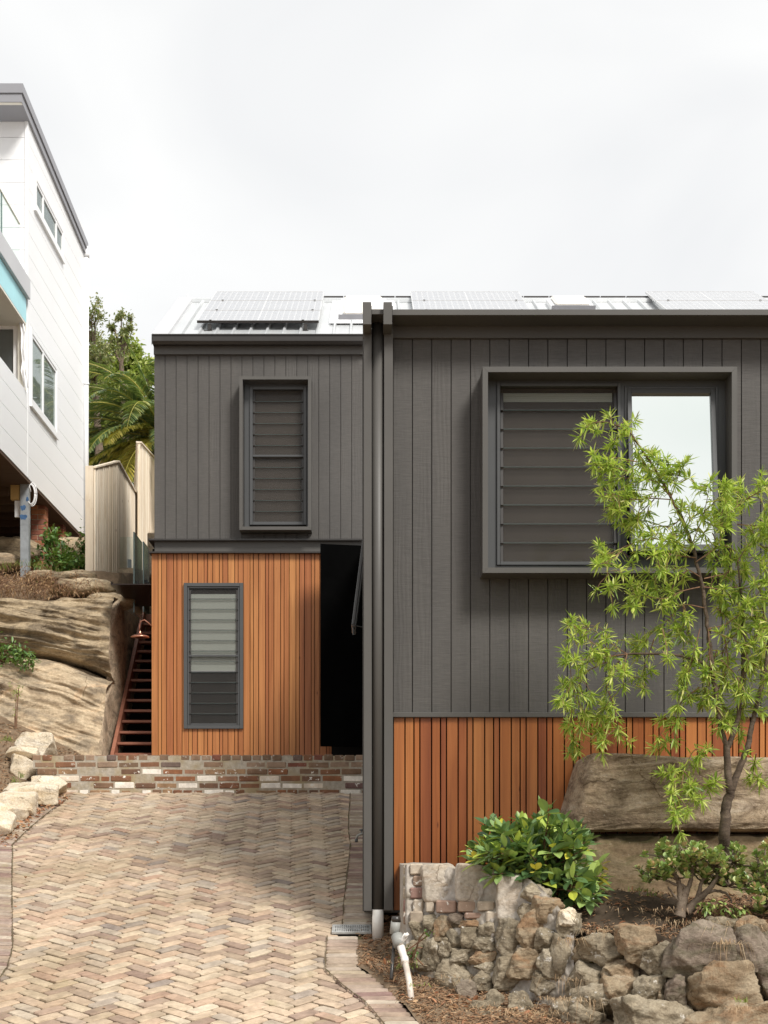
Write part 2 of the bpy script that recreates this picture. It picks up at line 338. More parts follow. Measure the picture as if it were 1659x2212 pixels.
M['jadebark'] = stone('jade_stem', [(.22, .16, .115), (.31, .24, .18), (.36, .29, .22)], 6, False, .8, (.16, .11, .08), .3, .4)
M['twig'] = simple('red_brown_twig', (.20, .115, .07), .8, 0, .2, .3, 30)
M['brush'] = leaf('bottlebrush_leaf', [(0, (.10, .18, .04)), (.2, (.38, .52, .09)), (.42, (.78, .84, .20)), (.6, (.16, .27, .05)), (.75, (.52, .66, .12)), (.88, (.90, .88, .32)), (.95, (.34, .24, .12)), (1, (.44, .58, .10))], .40, .5, (.42, .6, .05))
M['pod'] = leaf('green_seed_pods', [(0, (.20, .30, .09)), (1, (.36, .44, .16))], .6, .1)
M['gardenia'] = leaf('glossy_leaf', [(0, (.06, .125, .05)), (.35, (.13, .22, .085)), (.6, (.22, .33, .125)), (.8, (.38, .50, .14)), (.95, (.42, .52, .08)), (1, (.72, .64, .08))], .30, .2)
M['flower'] = leaf('yellow_leaf', [(0, (.66, .62, .10)), (.8, (.72, .62, .10)), (1, (.78, .48, .07))], .5, .3, (.8, .6, .1))
M['jade'] = leaf('jade_leaf', [(0, (.15, .24, .06)), (.35, (.24, .35, .09)), (.6, (.36, .44, .14)), (.8, (.46, .44, .17)), (.92, (.55, .34, .19)), (1, (.28, .40, .11))], .35, .15)
M['palm'] = leaf('palm_leaflet', [(0, (.06, .11, .05)), (.5, (.13, .19, .08)), (.85, (.24, .28, .10)), (1, (.46, .42, .13))], .4, .25)
M['palmy'] = leaf('yellowing_palm_leaflet', [(0, (.30, .30, .06)), (.5, (.58, .50, .10)), (1, (.72, .60, .18))], .45, .3)
M['fol1'] = leaf('olive_foliage', [(0, (.13, .16, .08)), (.5, (.25, .28, .13)), (1, (.38, .32, .17))], .6, .3)
M['fol2'] = leaf('lime_foliage', [(0, (.20, .27, .06)), (.5, (.36, .43, .11)), (1, (.52, .54, .17))], .6, .35)
M['fol3'] = leaf('shrub_green', [(0, (.05, .12, .03)), (.6, (.10, .20, .045)), (1, (.19, .29, .07))], .45, .25)
M['trunk'] = simple('grey_trunk', (.16, .12, .09), .9, 0, .2, .3, 20)
M['grate'] = simple('galvanised_grate', (.50, .50, .48), .4, .3, .5, .1, 20)

# ================================================================ GROUND AND TERRAIN
DL, DR, DW = 19.44, 11.0, 16.4
def fbm(x, y, s, seed=0): return noise.fractal(Vector((x*s+seed, y*s-seed, seed*.7)), 1.0, 2.0, 4)
def leftedge(y):                              # outer left edge of the paving
    pts = [(5, -2.15), (9, -2.25), (11, -3.4), (12, -3.55), (13.6, -3.6), (14.2, -3.62), (14.8, -3.6), (15.4, -3.52), (16.0, -3.5), (17, -3.5)]
    for (a, b), (c, d) in zip(pts, pts[1:]):
        if y <= c: return b+(d-b)*max(0, (y-a)/(c-a))
    return -3.5
def H(x, y):
    road = -1.82
    z = max(road, SL*y+SC-.05)
    if y > DW+.1: z = .86
    xl = leftedge(y)
    if x < xl-.15 and y > 6.5:
        k = min(1, (y-6.5)/4); s = (xl-.15-x)
        z = max(road, min(SL*y+SC, 1.35))-.05 + k*(.42*min(s, 3)+.05*max(0, s-3)) + .05*fbm(x, y, 1.6)
    if x < -3.7 and y > 20.7:
        t = min(1, (y-20.7)/.7); z = z*(1-t)+t*(3.75+(y-20.3)*.21+.12*fbm(x, y, .9)-.06*max(0, -4.5-x))
    if y > 26.5: z = 4.4+(y-26)*.12 if x < 6 else 4.5
    return z
g = MB(); nx, ny = 150, 250
xs = [-14+i*.14 for i in range(nx)]; ys = [-4+j*.16 for j in range(ny)]
g.add([(x, y, H(x, y)) for y in ys for x in xs], [(j*nx+i, j*nx+i+1, (j+1)*nx+i+1, (j+1)*nx+i) for j in range(ny-1) for i in range(nx-1)])
tag(g.build('ground', M['dirt'], smooth=True), kind='structure')
g = MB(); g.quad((-900, -900, -1.95), (900, -900, -1.95), (900, 1500, -1.95), (-900, 1500, -1.95))
tag(g.build('far_ground', M['dirt']), kind='structure')

# ---- driveway
def curve(pts): return [G(*p) for p in pts]
edgeR_in = curve([(757, 1716), (752, 1790), (757, 1830), (750, 1890), (743, 1950), (740, 2001), (706, 2002), (706, 2026), (702, 2097), (754, 2144), (788, 2167), (821, 2206), (900, 2300)])
edgeL_in = curve([(144, 1729), (108, 1756), (76, 1781), (46, 1809), (27, 1827), (26, 1924), (28, 2050), (17, 2092), (0, 2117), (-60, 2190), (-140, 2320)])
edgeL_out = curve([(120, 1724), (90, 1741), (44, 1768), (12, 1796), (-34, 1812), (-62, 1840), (-66, 1924), (-66, 2050), (-78, 2092), (-98, 2117), (-150, 2180), (-260, 2320)])
edgeR_out1 = curve([(800, 1716), (812, 1790), (818, 1830), (818, 1890), (812, 1950), (806, 2001)])
edgeR_out2 = curve([(774, 2026), (774, 2092), (808, 2113), (849, 2152), (880, 2185), (990, 2300)])
pg = [(p.x, p.y) for p in [Vector((edgeL_in[0].x-.03, DW+.02, 0))]+edgeL_in] + [(p.x, p.y) for p in edgeR_in[::-1]] + [(edgeR_in[0].x, DW+.02)]
def inside(x, y, poly=pg):
    c = False; j = len(poly)-1
    for i in range(len(poly)):
        xi, yi = poly[i]; xj, yj = poly[j]
        if (yi > y) != (yj > y) and x < (xj-xi)*(y-yi)/(yj-yi)+xi: c = not c
        j = i
    return c
nrm = Vector((0, -SL, 1)).normalized(); cosS = 1/math.sqrt(1+SL*SL)
def brick_on_slope(m, x, t, ang, L, W, h=.05, dz=0, bev=.006, tilt=.012, cy=1):
    M3 = Matrix.Translation(Vector((x, t*cosS, t*cosS*SL+SC)))@Matrix.Rotation(math.atan(SL), 4, 'X')@Matrix.Diagonal((1, cy, 1, 1))@Matrix.Rotation(ang, 4, 'Z')
    M3 = M3@Matrix.Rotation(random.gauss(0, tilt), 4, 'X')@Matrix.Rotation(random.gauss(0, tilt), 4, 'Y')
    a, b = L/2-bev, W/2-bev
    vs = []
    def j(): return random.uniform(-.0035, .0035)
    zt = dz+random.gauss(0, .0018)
    cut = random.random()*.02
    for (ex, ey, z) in ((L/2, W/2, -h), (L/2, W/2, zt-bev), (a, b, zt)):
        for sx, sy in ((-1, -1), (1, -1), (1, 1), (-1, 1)):
            cx = .012+.004*random.random()
            vs.append((sx*(ex-cx)+j(), sy*ey+j(), z)); vs.append((sx*ex+j(), sy*(ey-cx)+j(), z))
    # order corner pairs round the outline
    def ring(k):
        o = k*8; return [o+1, o+0, o+2, o+3, o+5, o+4, o+6, o+7]
    r0, r1, r2 = ring(0), ring(1), ring(2); fs = []
    for A, B in ((r0, r1), (r1, r2)):
        for i in range(8): fs.append((A[i], A[(i+1) % 8], B[(i+1) % 8], B[i]))
    fs.append(tuple(r2))
    m.add([M3@Vector(v) for v in vs], fs)
L_, W_, CY = .238, .106, .87
m = MB(); rot = R(45+2.5); c45, s45 = math.cos(rot), math.sin(rot)
for i in range(-160, 160):
    for k in range(-60, 60):
        for vert in (0, 1):
            a = i*W_+k*L_; b = i*W_-k*L_
            if vert: ca, cb = a+L_+W_/2, b+W_-L_/2
            else: ca, cb = a+L_/2, b+W_/2
            x = ca*c45-cb*s45-2.0; t = (ca*s45+cb*c45)*CY+13
            y = t*cosS
            if not (6.8 < y < DW+.02) or not (inside(x, y) or inside(x-.10, y) or inside(x+.10, y)): continue
            brick_on_slope(m, x, t, rot+(R(90) if vert else 0)+random.gauss(0, .011), L_-.010-random.random()*.007, W_-.0105-random.random()*.006, cy=CY)
m.build('driveway', M['paver']); tag(bpy.data.objects['driveway'], kind='structure')
# joints and bedding sheet under the bricks
g = MB(); nn = 24
ys = [6.5+(DW+.1-6.5)*i/nn for i in range(nn+1)]
for i in range(nn):
    a, b = ys[i], ys[i+1]
    g.quad((leftedge(a), a, SL*a+SC-.016), (.1, a, SL*a+SC-.016), (.1, b, SL*b+SC-.016), (leftedge(b), b, SL*b+SC-.016))
tag(g.build('driveway_joints', M['sand']), kind='structure')
def soldier(pin, pout, m, w=.082):
    def res(ps):
        ds = [0]
        for a, b in zip(ps, ps[1:]): ds.append(ds[-1]+(b-a).length)
        return ds
    d1, d2 = res(pin), res(pout); n = int(max(d1[-1], (d1[-1]+d2[-1])/2)/w)
    def at(ps, ds, t):
        q = t*ds[-1]
        for i in range(len(ps)-1):
            if q <= ds[i+1]+1e-9: return ps[i].lerp(ps[i+1], (q-ds[i])/max(1e-9, ds[i+1]-ds[i]))
        return ps[-1]
    for i in range(n):
        a = at(pin, d1, (i+.5)/n); b = at(pout, d2, (i+.5)/n); c = (a+b)/2; dv = b-a
        L = dv.length
        ww = ((at(pin, d1, (i+1)/n)-at(pin, d1, i/n)).length+(at(pout, d2, (i+1)/n)-at(pout, d2, i/n)).length)/2
        ang = math.atan2(dv.y/cosS, dv.x)
        brick_on_slope(m, c.x, c.y/cosS, ang+random.gauss(0, .02), L-.004+random.gauss(0, .004), ww-.012, dz=.014, tilt=.012)
m = MB()
soldier(edgeL_in, edgeL_out, m)
soldier(edgeR_in[:6], edgeR_out1, m)
soldier(edgeR_in[7:], edgeR_out2, m)
tag(m.build('driveway_edging', M['paver2']), kind='structure')
m = MB()
for e_ in (edgeL_in, edgeR_in[:6], edgeR_in[7:]):
    q_ = []
    for a, b in zip(e_, e_[1:]): q_ += [a.lerp(b, k/8) for k in range(8)]
    q_.append(e_[-1]); up_ = Vector((0, 0, .0195))
    L1 = [p+Vector((-.003+random.uniform(-.007, .003), 0, 0))+up_ for p in q_]; L2 = [p+Vector((.002+random.uniform(-.003, .006), 0, 0))+up_ for p in q_]
    k = len(q_); m.add(L1+L2, [(i, i+1, k+i+1, k+i) for i in range(k-1)])
tag(m.build('driveway_edge_joint', M['sand']), kind='structure')
# courtyard slab behind the low brick wall
g = MB(); g.box(-3.9, .3, DW+.2, 24, .6, .93); tag(g.build('courtyard_paving', M['mortar2']), kind='structure')

# ================================================================ THE DARK HOUSE
house = thing('house', (-.05, DR, -.6), 'two storey house of charcoal sawn boards above orange hardwood battens', 'house')
def boards(x0, x1, z0, z1, y, pitch, gap=.0062, th=.02, widths=None, hole=None):
    m = MB(); x = x0; i = 0
    while x < x1-1e-6:
        w_ = widths[i % len(widths)] if widths else pitch; i += 1
        e = min(x+w_, x1); jy = random.uniform(-.0012, .0012)
        if hole and e > hole[0] and x < hole[1]:
            a_, b_ = max(x+gap/2, hole[0]), min(e-gap/2, hole[1])
            for za, zb in ((z0, hole[2]), (hole[3], z1)): m.box(a_, b_, y+jy, y+th, za, zb, .0015)
            if x+gap/2 < hole[0]: m.box(x+gap/2, hole[0]-.001, y+jy, y+th, z0, z1, .0015)
            if e-gap/2 > hole[1]: m.box(hole[1]+.001, e-gap/2, y+jy, y+th, z0, z1, .0015)
        else: m.box(x+gap/2, e-gap/2, y+jy, y+th, z0, z1, .0015)
        x = e
    return m
# --- left (rear) wing
xL = X(333, DL); xR = -.06
g = MB()
g.box(xL+.012, 5.2, DL+.024, 26.0, .9, Z(745, DL)); g.build('wall', M['trim'], house)
m = boards(xL, xR, Z(1165, DL), Z(764, DL), DL, .15); m.v = [(v[0], v[1], v[2]) for v in m.v]
m.build('sawn_board_cladding', M['board'], house, 'charcoal sawn boards of the rear upper storey')
m = MB(); m.box(xL, xL+.012, DL+.03, 26, Z(1165, DL), Z(766, DL)); m.build('side_cladding', M['board'], house)
xT = X(327, DL-.03)
zb = .94; z1 = Z(1193, DL-.03)
hx0, hx1 = X(397.5, DL-.05), X(524.5, DL-.05); hz0, hz1 = Z(1573, DL-.05), Z(1260, DL-.05)
m = boards(xT, xR, zb, z1, DL-.03, .07, .008, .02, [.092, .047, .070], hole=(hx0, hx1, hz0, hz1)); m.build('batten_cladding', M['timber2'], house, 'orange hardwood battens of the rear ground storey')
m = MB(); m.box(xT+.01, xR, DL-.008, DL+.02, zb, z1+.05); m.build('backing_board', M['void'], house)
m = MB(); m.box(xT-.0, xT+.02, DL-.008, 26, zb, z1, 0); m.build('side_cladding', M['timber2'], house)
# steel beam and ledges
d = DL-.045; m = MB(); m.box(X(334, d), xR, d, DL+.1, Z(1191, d), Z(1166, d)); m.build('steel_beam', M['trim'], house, 'charcoal steel beam between the storeys')
m = MB(); d = DL-.12; m.box(X(320, d), xR, d, 26, Z(1167, d), Z(1163.5, d)); m.box(X(320.5, d), xR, d+.02, 25, Z(1193.5, d), Z(1190.5, d)); m.build('ledge_flashing', M['gutter'], house)
for u in (347, 611): 
    q = P(u, 1180, DL-.047); m = MB(); m.tube([q, q+Vector((0, -.008, 0))], .006, 6); m.build('bolt', M['gutter'], house)
# eaves
d = DL-.05; m = MB(); m.box(X(332, d), xR, d, DL+.05, Z(765, d), Z(738, d)); m.build('fascia_board', M['trim'], house)
def gutter(x0, x1, y0, ztop, zbot, name='gutter'):
    m = MB(); prof = [(.0, zbot+.01), (-.10, zbot), (-.135, zbot+.035), (-.135, ztop-.018), (-.148, ztop-.016), (-.148, ztop), (-.132, ztop), (-.126, ztop-.02), (-.12, zbot+.045), (.0, zbot+.03)]
    n = len(prof); vs = [(x, y0+a, b) for x in (x0, x1) for a, b in prof]
    m.add(vs, [(i, (i+1) % n, n+(i+1) % n, n+i) for i in range(n)]+[tuple(range(n)), tuple(range(n, 2*n))[::-1]]); return m
dg = DL-.19
m = gutter(X(329.5, dg), xR, DL-.05, Z(721.5, dg), Z(741.5, dg))
m.box(X(329, dg), X(330.5, dg), dg, DL, Z(742, dg), Z(720.5, dg)); m.build('gutter', M['gutter'], house)
# --- roof
YE, ZE, TR, YR = 19.32, 6.83, .56, 22.1
def roofz(y): return ZE+TR*(y-YE)
rx0, rx1 = X(331, YE), 8.5
m = MB(); zr = roofz(YR)
m.add([(rx0, YE, ZE), (rx1, YE, ZE), (rx1, YR, zr), (rx0, YR, zr), (rx0, 26.2, zr-TR*(26.2-YR)*.6), (rx1, 26.2, zr-TR*(26.2-YR)*.6),
       (rx0, YE, ZE-.06), (rx1, YE, ZE-.06), (rx1, 26.2, zr-TR*(26.2-YR)*.6-.06), (rx0, 26.2, zr-TR*(26.2-YR)*.6-.06)],
      [(0, 1, 2, 3), (3, 2, 5, 4), (0, 6, 7, 1), (4, 5, 8, 9), (6, 9, 8, 7)])
m.add([(rx0, YE, ZE-.06), (rx0, YE, ZE), (rx0, YR, zr), (rx0, 26.2, zr-TR*(26.2-YR)*.6), (rx0, 26.2, zr-TR*(26.2-YR)*.6-.06)], [(0, 1, 2, 3, 4)])
roof = m.build('roof', M['roof'], house, 'pale ribbed metal roof')
m = MB()
def onroof(x, y, h): return Vector((x, y, roofz(y)+h))
x = rx0+.36
while x < rx1:
    for (a, b) in ((YE, YR-.12),):
        w0, w1, hh = .026, .012, .038
        vs = [onroof(x+k*w_, y, h_) for y in (a, b) for (k, w_, h_) in ((-1, w0, .002), (-1, w1, hh), (1, w1, hh), (1, w0, .002))]
        m.add(vs, [(0, 1, 5, 4), (1, 2, 6, 5), (2, 3, 7, 6), (0, 3, 2, 1)])
    x += .232
m.build('roof_rib', M['roof'], roof)
m = MB()                                       # ridge cap, left barge flashing
m.add([onroof(rx0-.01, YR-.16, .055), onroof(rx1, YR-.16, .055), (rx1, YR, zr+.045), (rx0-.01, YR, zr+.045), (rx1, YR+.16, zr-.02), (rx0-.01, YR+.16, zr-.02), onroof(rx0, YR-.16, .004), onroof(rx1, YR-.16, .004)], [(0, 1, 2, 3), (3, 2, 4, 5), (6, 7, 1, 0)])
m.build('ridge_cap', M['roof'], roof)
m = MB(); bw = .20
for y0, y1 in ((YE-.02, YR),):
    m.add([onroof(rx0-.02, y0, .05), onroof(rx0+bw, y0, .05), onroof(rx0+bw, y1, .05), onroof(rx0-.02, y1, .05), onroof(rx0+bw, y0, 0), onroof(rx0+bw, y1, 0), onroof(rx0-.02, y0, -.10), onroof(rx0-.02, y1, -.10)], [(0, 1, 2, 3), (1, 4, 5, 2), (0, 3, 7, 6)])
m.build('barge_flashing', M['lightmetal'], roof)
m = MB(); m.tube([P(405, 652, YR+.2), P(405, 636, YR+.2)], .012, 6); m.build('vent_pipe', M['white'], roof)
# flat flashing trays under the skylights + skylights
def skylight(U0, U1, V0, V1, tag_):
    d0 = 20.35 if V1 > 680 else 21.05
    y0 = (V1 < 680) and 21.15 or 20.45; y1 = 21.75
    x0, x1 = X(U0, y0), X(U1, y0)
    m = MB(); M2 = Matrix.Translation(onroof((x0+x1)/2, (y0+y1)/2, .09))@Matrix.Rotation(math.atan(TR), 4, 'X')
    L = (y1-y0)/math.cos(math.atan(TR))/2; Wd = (x1-x0)/2
    m.box(-Wd-.06, Wd+.06, -L-.06, L+.06, -.09, .0, .01, M2); fr = m.build('skylight', M['white'], roof)
    m = MB(); m.box(-Wd, Wd, -L, L, .001, .05, .03, M2); m.build('dome', M['pvc'], fr)
    m = MB(); m.box(-Wd-.065, Wd+.065, -L-.075, -L-.062, -.09, .02, .002, M2); m.build('sill', M['greymetal'], fr)
m = MB(); m.add([onroof(X(708, 19.5), 20.15, .03), onroof(X(708, 19.5)+.95, 20.15, .03), onroof(X(708, 19.5)+.95, 21.9, .03), onroof(X(708, 19.5), 21.9, .03)], [(0, 1, 2, 3)]); m.build('flashing_tray', M['white'], roof)
skylight(741, 826, 655, 690, 0); skylight(1200, 1276, 655, 670, 1)
# --- right (front) wing
rw0 = X(849, DR); rw1 = 4.6; zt = Z(668, DR-.26)
m = MB(); m.box(xR+.012, rw1, DR+.03, DL+.02, -.56, zt-.1); m.build('wall', M['trim'], house)
m = boards(rw0, rw1, Z(1540, DR), Z(728, DR), DR, .1497); m.build('sawn_board_cladding', M['board'], house, 'charcoal sawn boards of the front wing')
m = boards(rw0+.002, rw1, Z(1966, DR), Z(1549, DR), DR-.002, .07, .0095, .02, [.0905, .069, .046]); m.build('batten_cladding', M['timber'], house, 'deep orange hardwood battens of the front wing')
m = MB(); m.box(rw0+.005, rw1, DR+.019, DR+.029, -.52, Z(1552, DR)); m.build('backing_board', M['void'], house)
m = MB(); d = DR-.035; m.box(rw0-.003, rw1, d, DR+.02, Z(1549.5, d), Z(1538.5, d), .004); m.build('trim_board', M['trim'], house)
m = MB(); d = DR-.03; m.box(rw0-.02, rw1, d, DR+.05, Z(730, d), Z(680, d), .003); m.build('fascia_board', M['trim'], house)
m = MB(); d = DR-.26; m.box(X(847, d), rw1+.1, d, d+.30, Z(681, d), Z(668, d), .003); m.box(X(802, d)+.002, X(829, d)-.002, d+.006, d+.30, Z(678.5, d), Z(667, d), .003)
m.build('roof_capping', M['trim'], house)
m = MB(); m.box(xR+.01, rw1+.1, DR+.06, DL-.3, zt-.10, zt-.03); m.build('flat_roof', M['greymetal'], house)
# posts, beam ends and the painted downpipe between them
d = DR-.10
for nm, u0, u1, vt, vb in (('post', 785.5, 803, 700, 1968), ('post', 829.5, 849, 700, 1967)):
    m = MB(); m.box(X(u0, d), X(u1, d), d, DR+.01, Z(vb, d), Z(vt-40, d), .003); m.build(nm, M['trim'], house)
d = DR-.30
for u0, u1 in ((783.5, 802), (828, 847)):
    m = MB(); m.box(X(u0, d), X(u1, d), d, DR+.35, Z(701, d), Z(652, d), .003); m.build('beam_end', M['trim'], house)
dp = DR-.045
pr = (X(829, dp)-X(803.5, dp))/2; px = (X(829, dp)+X(803.5, dp))/2
m = MB(); m.tube([(px, dp, Z(1964, dp)), (px, dp, Z(684, dp))], pr, 24); dpipe = m.build('downpipe', M['trim'], house, smooth=True)
m = MB(); m.tube([(px, dp, Z(2030, dp)), (px, dp, Z(1962, dp))], pr*.97, 24); m.build('unpainted_pipe_end', M['pvc'], dpipe, smooth=True)
# --- windows
def frame(m, x0, x1, z0, z1, y0, y1, t, c=.003):
    m.box(x0, x0+t, y0, y1, z0, z1, c); m.box(x1-t, x1, y0, y1, z0, z1, c)
    m.box(x0+t, x1-t, y0+.001, y1, z1-t, z1, c); m.box(x0+t, x1-t, y0+.001, y1, z0, z0+t, c)
def hood(m, x0, x1, z0, z1, y0, y1, t):          # four boards mitred into a box
    for a, b, c, e in ((0, 1, 2, 3),): pass
    o = [(x0, z0), (x1, z0), (x1, z1), (x0, z1)]; i_ = [(x0+t, z0+t), (x1-t, z0+t), (x1-t, z1-t), (x0+t, z1-t)]
    for k in range(4):
        k2 = (k+1) % 4; q = [o[k], o[k2], i_[k2], i_[k]]
        cx = sum(p[0] for p in q)/4; cz = sum(p[1] for p in q)/4
        q = [(cx+(p[0]-cx)*.9993, cz+(p[1]-cz)*.9993) for p in q]
        m.add([(a, y, b) for y in (y0, y1) for a, b in q], [(0, 1, 2, 3), (7, 6, 5, 4), (0, 4, 5, 1), (1, 5, 6, 2), (2, 6, 7, 3), (3, 7, 4, 0)])
def louvres(win, x0, x1, z0, z1, y, pitch, n0=None, ang=12, h=None, edge=True, gm=None):
    m = MB(); e = MB(); cls = [MB(), MB()]; n = int(round((z1-z0)/pitch)); pitch = (z1-z0)/n; h = h or pitch*1.12
    for i in range(n):
        zc = z0+pitch*(i+.5)
        Mx = Matrix.Translation((0, y, zc))@Matrix.Rotation(-R(ang), 4, 'X')
        m.box(x0+.022, x1-.022, -.003, .003, -h/2, h/2, 0, Mx)
        e.box(x0+.024, x1-.024, -.0033, .0033, -h/2-.0008, -h/2+.0004, 0, Mx)
        for cl, (s, xx) in zip(cls, ((1, x0), (-1, x1))):
            cl.box(min(xx, xx+s*.024), max(xx, xx+s*.024), -.008, .008, -h/2-.004, h*.33, .002, Mx)
    b = m.build('louvre_blades', M['glass'] if gm is None else gm, win)
    e.build('blade_edges', M['edge'], b) if edge else None
    for cl in cls: cl.build('louvre_clips', M['gutter'], win)
# window A: tall louvre window in a projecting hood, rear upper storey
dh = DL-.25; m = MB(); hood(m, X(517, dh), X(672.5, dh), Z(1144.5, dh), Z(812.5, dh), dh, DL-.001, .044)
winA = m.build('window', M['trim'], house, 'tall narrow louvre window in a projecting charcoal hood')
d = DL-.055; x0, x1, z0, z1 = X(539.5, d), X(662, d), Z(1134, d), Z(835, d)
m = MB(); m.box(X(525, dh)+.0, x0+.0, d+.01, DL-.002, Z(1137, dh), Z(819, dh)); m.box(x1, X(664.5, dh), d+.01, DL-.002, Z(1137, dh), Z(819, dh)); m.box(x0, x1, d+.01, DL-.002, z1, Z(819, dh)); m.build('surround', M['frame'], winA)
m = MB(); frame(m, x0, x1, z0, z1, d-.012, DL-.005, .042); fr = m.build('frame', M['frame'], winA)
m = MB(); m.box(x0+.04, x1-.04, d-.016, d+.012, Z(987, d), Z(983, d)); m.build('mid_rail', M['frame'], winA)
louvres(winA, x0+.044, x1-.044, z0+.044, z1-.044, d+.022, .1445, ang=8)
m = MB(); m.box(x0+.03, x1-.03, DL-.014, DL-.010, z0+.03, z1-.03); m.build('flyscreen', M['screen'], winA)
# window B: louvre window flush in the battens, rear ground storey
d = DL-.065; x0, x1, z0, z1 = X(396.8, d), X(525.2, d), Z(1574, d), Z(1259, d)
m = MB(); frame(m, x0, x1, z0, z1, d, DL+.03, .048); winB = m.build('window', M['frame'], house, 'louvre window with a half drawn pale blind set in orange battens')
m = MB(); frame(m, x0+.05, x1-.05, z0+.05, z1-.05, d+.014, DL+.03, .022); m.build('frame', M['frame'], winB)
m = MB(); m.box(x0+.07, x1-.07, d+.006, d+.03, Z(1418, d), Z(1414.5, d)); m.build('mid_rail', M['frame'], winB)
louvres(winB, x0+.072, x1-.072, z0+.07, z1-.07, d+.030, .1405, ang=6)
m = MB(); m.box(x0+.085, x1-.085, DL-.018, DL-.014, Z(1450, DL), Z(1284, DL)); m.build('roller_blind', M['blind'], winB)
m = MB(); m.box(x0+.085, x1-.085, DL-.022, DL-.012, Z(1452, DL), Z(1449.3, DL)); m.build('blind_rail', M['lightmetal'], winB)
m = MB(); m.box(x0+.01, x1-.01, DL-.0105, DL-.0095, z0+.01, z1-.01); m.build('dark_interior', M['void'], winB)
# window C: large double window in a hood on the front wing
dh = DR-.25; m = MB(); hx = (X(1042.5, dh), X(1592.5, dh), Z(1237.5, dh), Z(792, dh)); hood(m, *hx, dh, DR-.001, .0405)
winC = m.build('window', M['trim'], house, 'large two light window in a deep charcoal hood')
d = DR-.06; t = .0405
xa0, xa1, za0, za1 = X(1073, d), X(1341, d), Z(1221, d), Z(828, d)
m = MB(); S = DR-.03
m.box(hx[0]+t, xa0-.001, d+.008, DR-.002, hx[2]+t, hx[3]-t); m.box(xa1+.001, X(1349, d), d+.008, DR-.002, hx[2]+t, hx[3]-t)
m.box(X(1551, d), hx[1]-t, d+.008, DR-.002, hx[2]+t, hx[3]-t); m.box(xa0-.001, xa1+.001, d+.008, DR-.002, za1+.001, hx[3]-t)
m.box(xa0-.001, xa1+.001, d+.008, DR-.002, hx[2]+t, za0-.001); m.box(X(1349, d), X(1551, d), d+.008, DR-.002, Z(835, d), hx[3]-t); m.box(X(1349, d), X(1551, d), d+.008, DR-.002, hx[2]+t, Z(1206, d))
m.build('surround', M['frame'], winC)
m = MB(); frame(m, xa0, xa1, za0, za1, d-.012, DR-.008, .026); m.build('frame', M['frame'], winC)
louvres(winC, xa0+.028, xa1-.028, za0+.035, za1-.05, d+.022, .142, ang=8)
m = MB(); m.box(xa0+.02, xa1-.02, DR-.012, DR-.006, za0+.02, za1-.02); m.build('flyscreen', M['screen'], winC)
m = MB(); m.box(xa0+.05, xa1-.06, DR-.019, DR-.014, Z(870, DR), Z(851.5, DR)); m.build('roller_blind', M['blind'], winC)
m = MB(); frame(m, X(1349, d), X(1551, d), Z(1206, d), Z(835, d), d-.004, DR-.008, .022); m.build('frame', M['frame'], winC)
m = MB(); m.box(X(1353, d), X(1547, d), DR-.010, DR-.004, Z(1200, d), Z(840, d)); m.build('dark_interior', M['void'], winC)
th = R(7.2); zt_, zb_ = Z(840, d), Z(1203, d); Ls = (zt_-zb_); x0, x1 = X(1354.5, d), X(1544, d)
Ms = Matrix.Translation((0, d+.022, zt_))@Matrix.Rotation(-th, 4, 'X')
def sbox(m, *a): m.box(*a, .002, Ms)
m = MB(); sbox(m, x0, x0+.034, -.03, .02, -Ls, 0); sbox(m, x1-.034, x1, -.03, .02, -Ls, 0); sbox(m, x0+.034, x1-.034, -.029, .02, -.04, 0); sbox(m, x0+.034, x1-.034, -.029, .02, -Ls, -Ls+.05)
sash = m.build('tilted_sash', M['frame'], winC)
m = MB(); m.box(x0+.03, x1-.03, -.006, .0, -Ls+.045, -.035, 0, Ms); m.build('pane', M['mirror'], sash)
# black door leaf and dark opening below the rear wing
m = MB(); a0, a1 = 18.9, 19.05; u0, u1 = 692, 806
xa, xb = X(u0, a0), X(u1, a1); zA, zB = Z(1174.5, a0), Z(1612, a0)
m.add([(xa, a0, zB), (xb, a1, zB), (xb, a1, zA), (xa, a0, zA), (xa, a0+.05, zB), (xb, a1+.05, zB), (xb, a1+.05, zA), (xa, a0+.05, zA)], [(0, 1, 2, 3), (7, 6, 5, 4), (0, 4, 5, 1), (3, 2, 6, 7), (0, 3, 7, 4), (1, 5, 6, 2)])
m.build('black_door', M['black'], house, 'wide matt black door leaf swung in front of the battens')
m = MB(); m.box(X(716, DL-.05), xR+.1, DL-.06, DL-.032, .93, Z(1600, DL)); m.build('gap_shade_sheet', M['void'], house)  # near-black sheet painted in for the shaded gap under the door
# awning window pushed open on the side of the front wing
za, zb2 = Z(1183, 14.0), Z(1358, 14.0); x_t, x_b = X(786, 14.0), X(764, 14.0)
m = MB()
for yy in (13.7, 14.3):
    m.tube([(x_t, yy, za), (x_b, yy, zb2)], .017, 6)
m.tube([(x_t, 13.7, za), (x_t, 14.3, za)], .02, 6); m.tube([(x_b, 13.7, zb2), (x_b, 14.3, zb2)], .02, 6)
aw = m.build('awning_window', M['frame'], house, 'side awning window pushed open beside the dark door')
m = MB(); m.add([(x_t, 13.72, za), (x_b, 13.72, zb2), (x_b, 14.28, zb2), (x_t, 14.28, za)], [(0, 1, 2, 3)]); m.build('pane', M['pane'], aw)
m = MB(); m.tube([(x_b, 13.8, zb2-.02), (x_b, 13.8, zb2-.09)], .010, 6); m.tube([(x_b, 13.8, zb2+.0), (x_t+.02, 13.85, zb2-.01)], .006, 6); m.build('chain_winder', M['frame'], aw)
m = MB(); m.box(xR, xR+.012, DR+.01, DL, -.55, zt-.1); m.build('side_cladding', M['trim'], house)

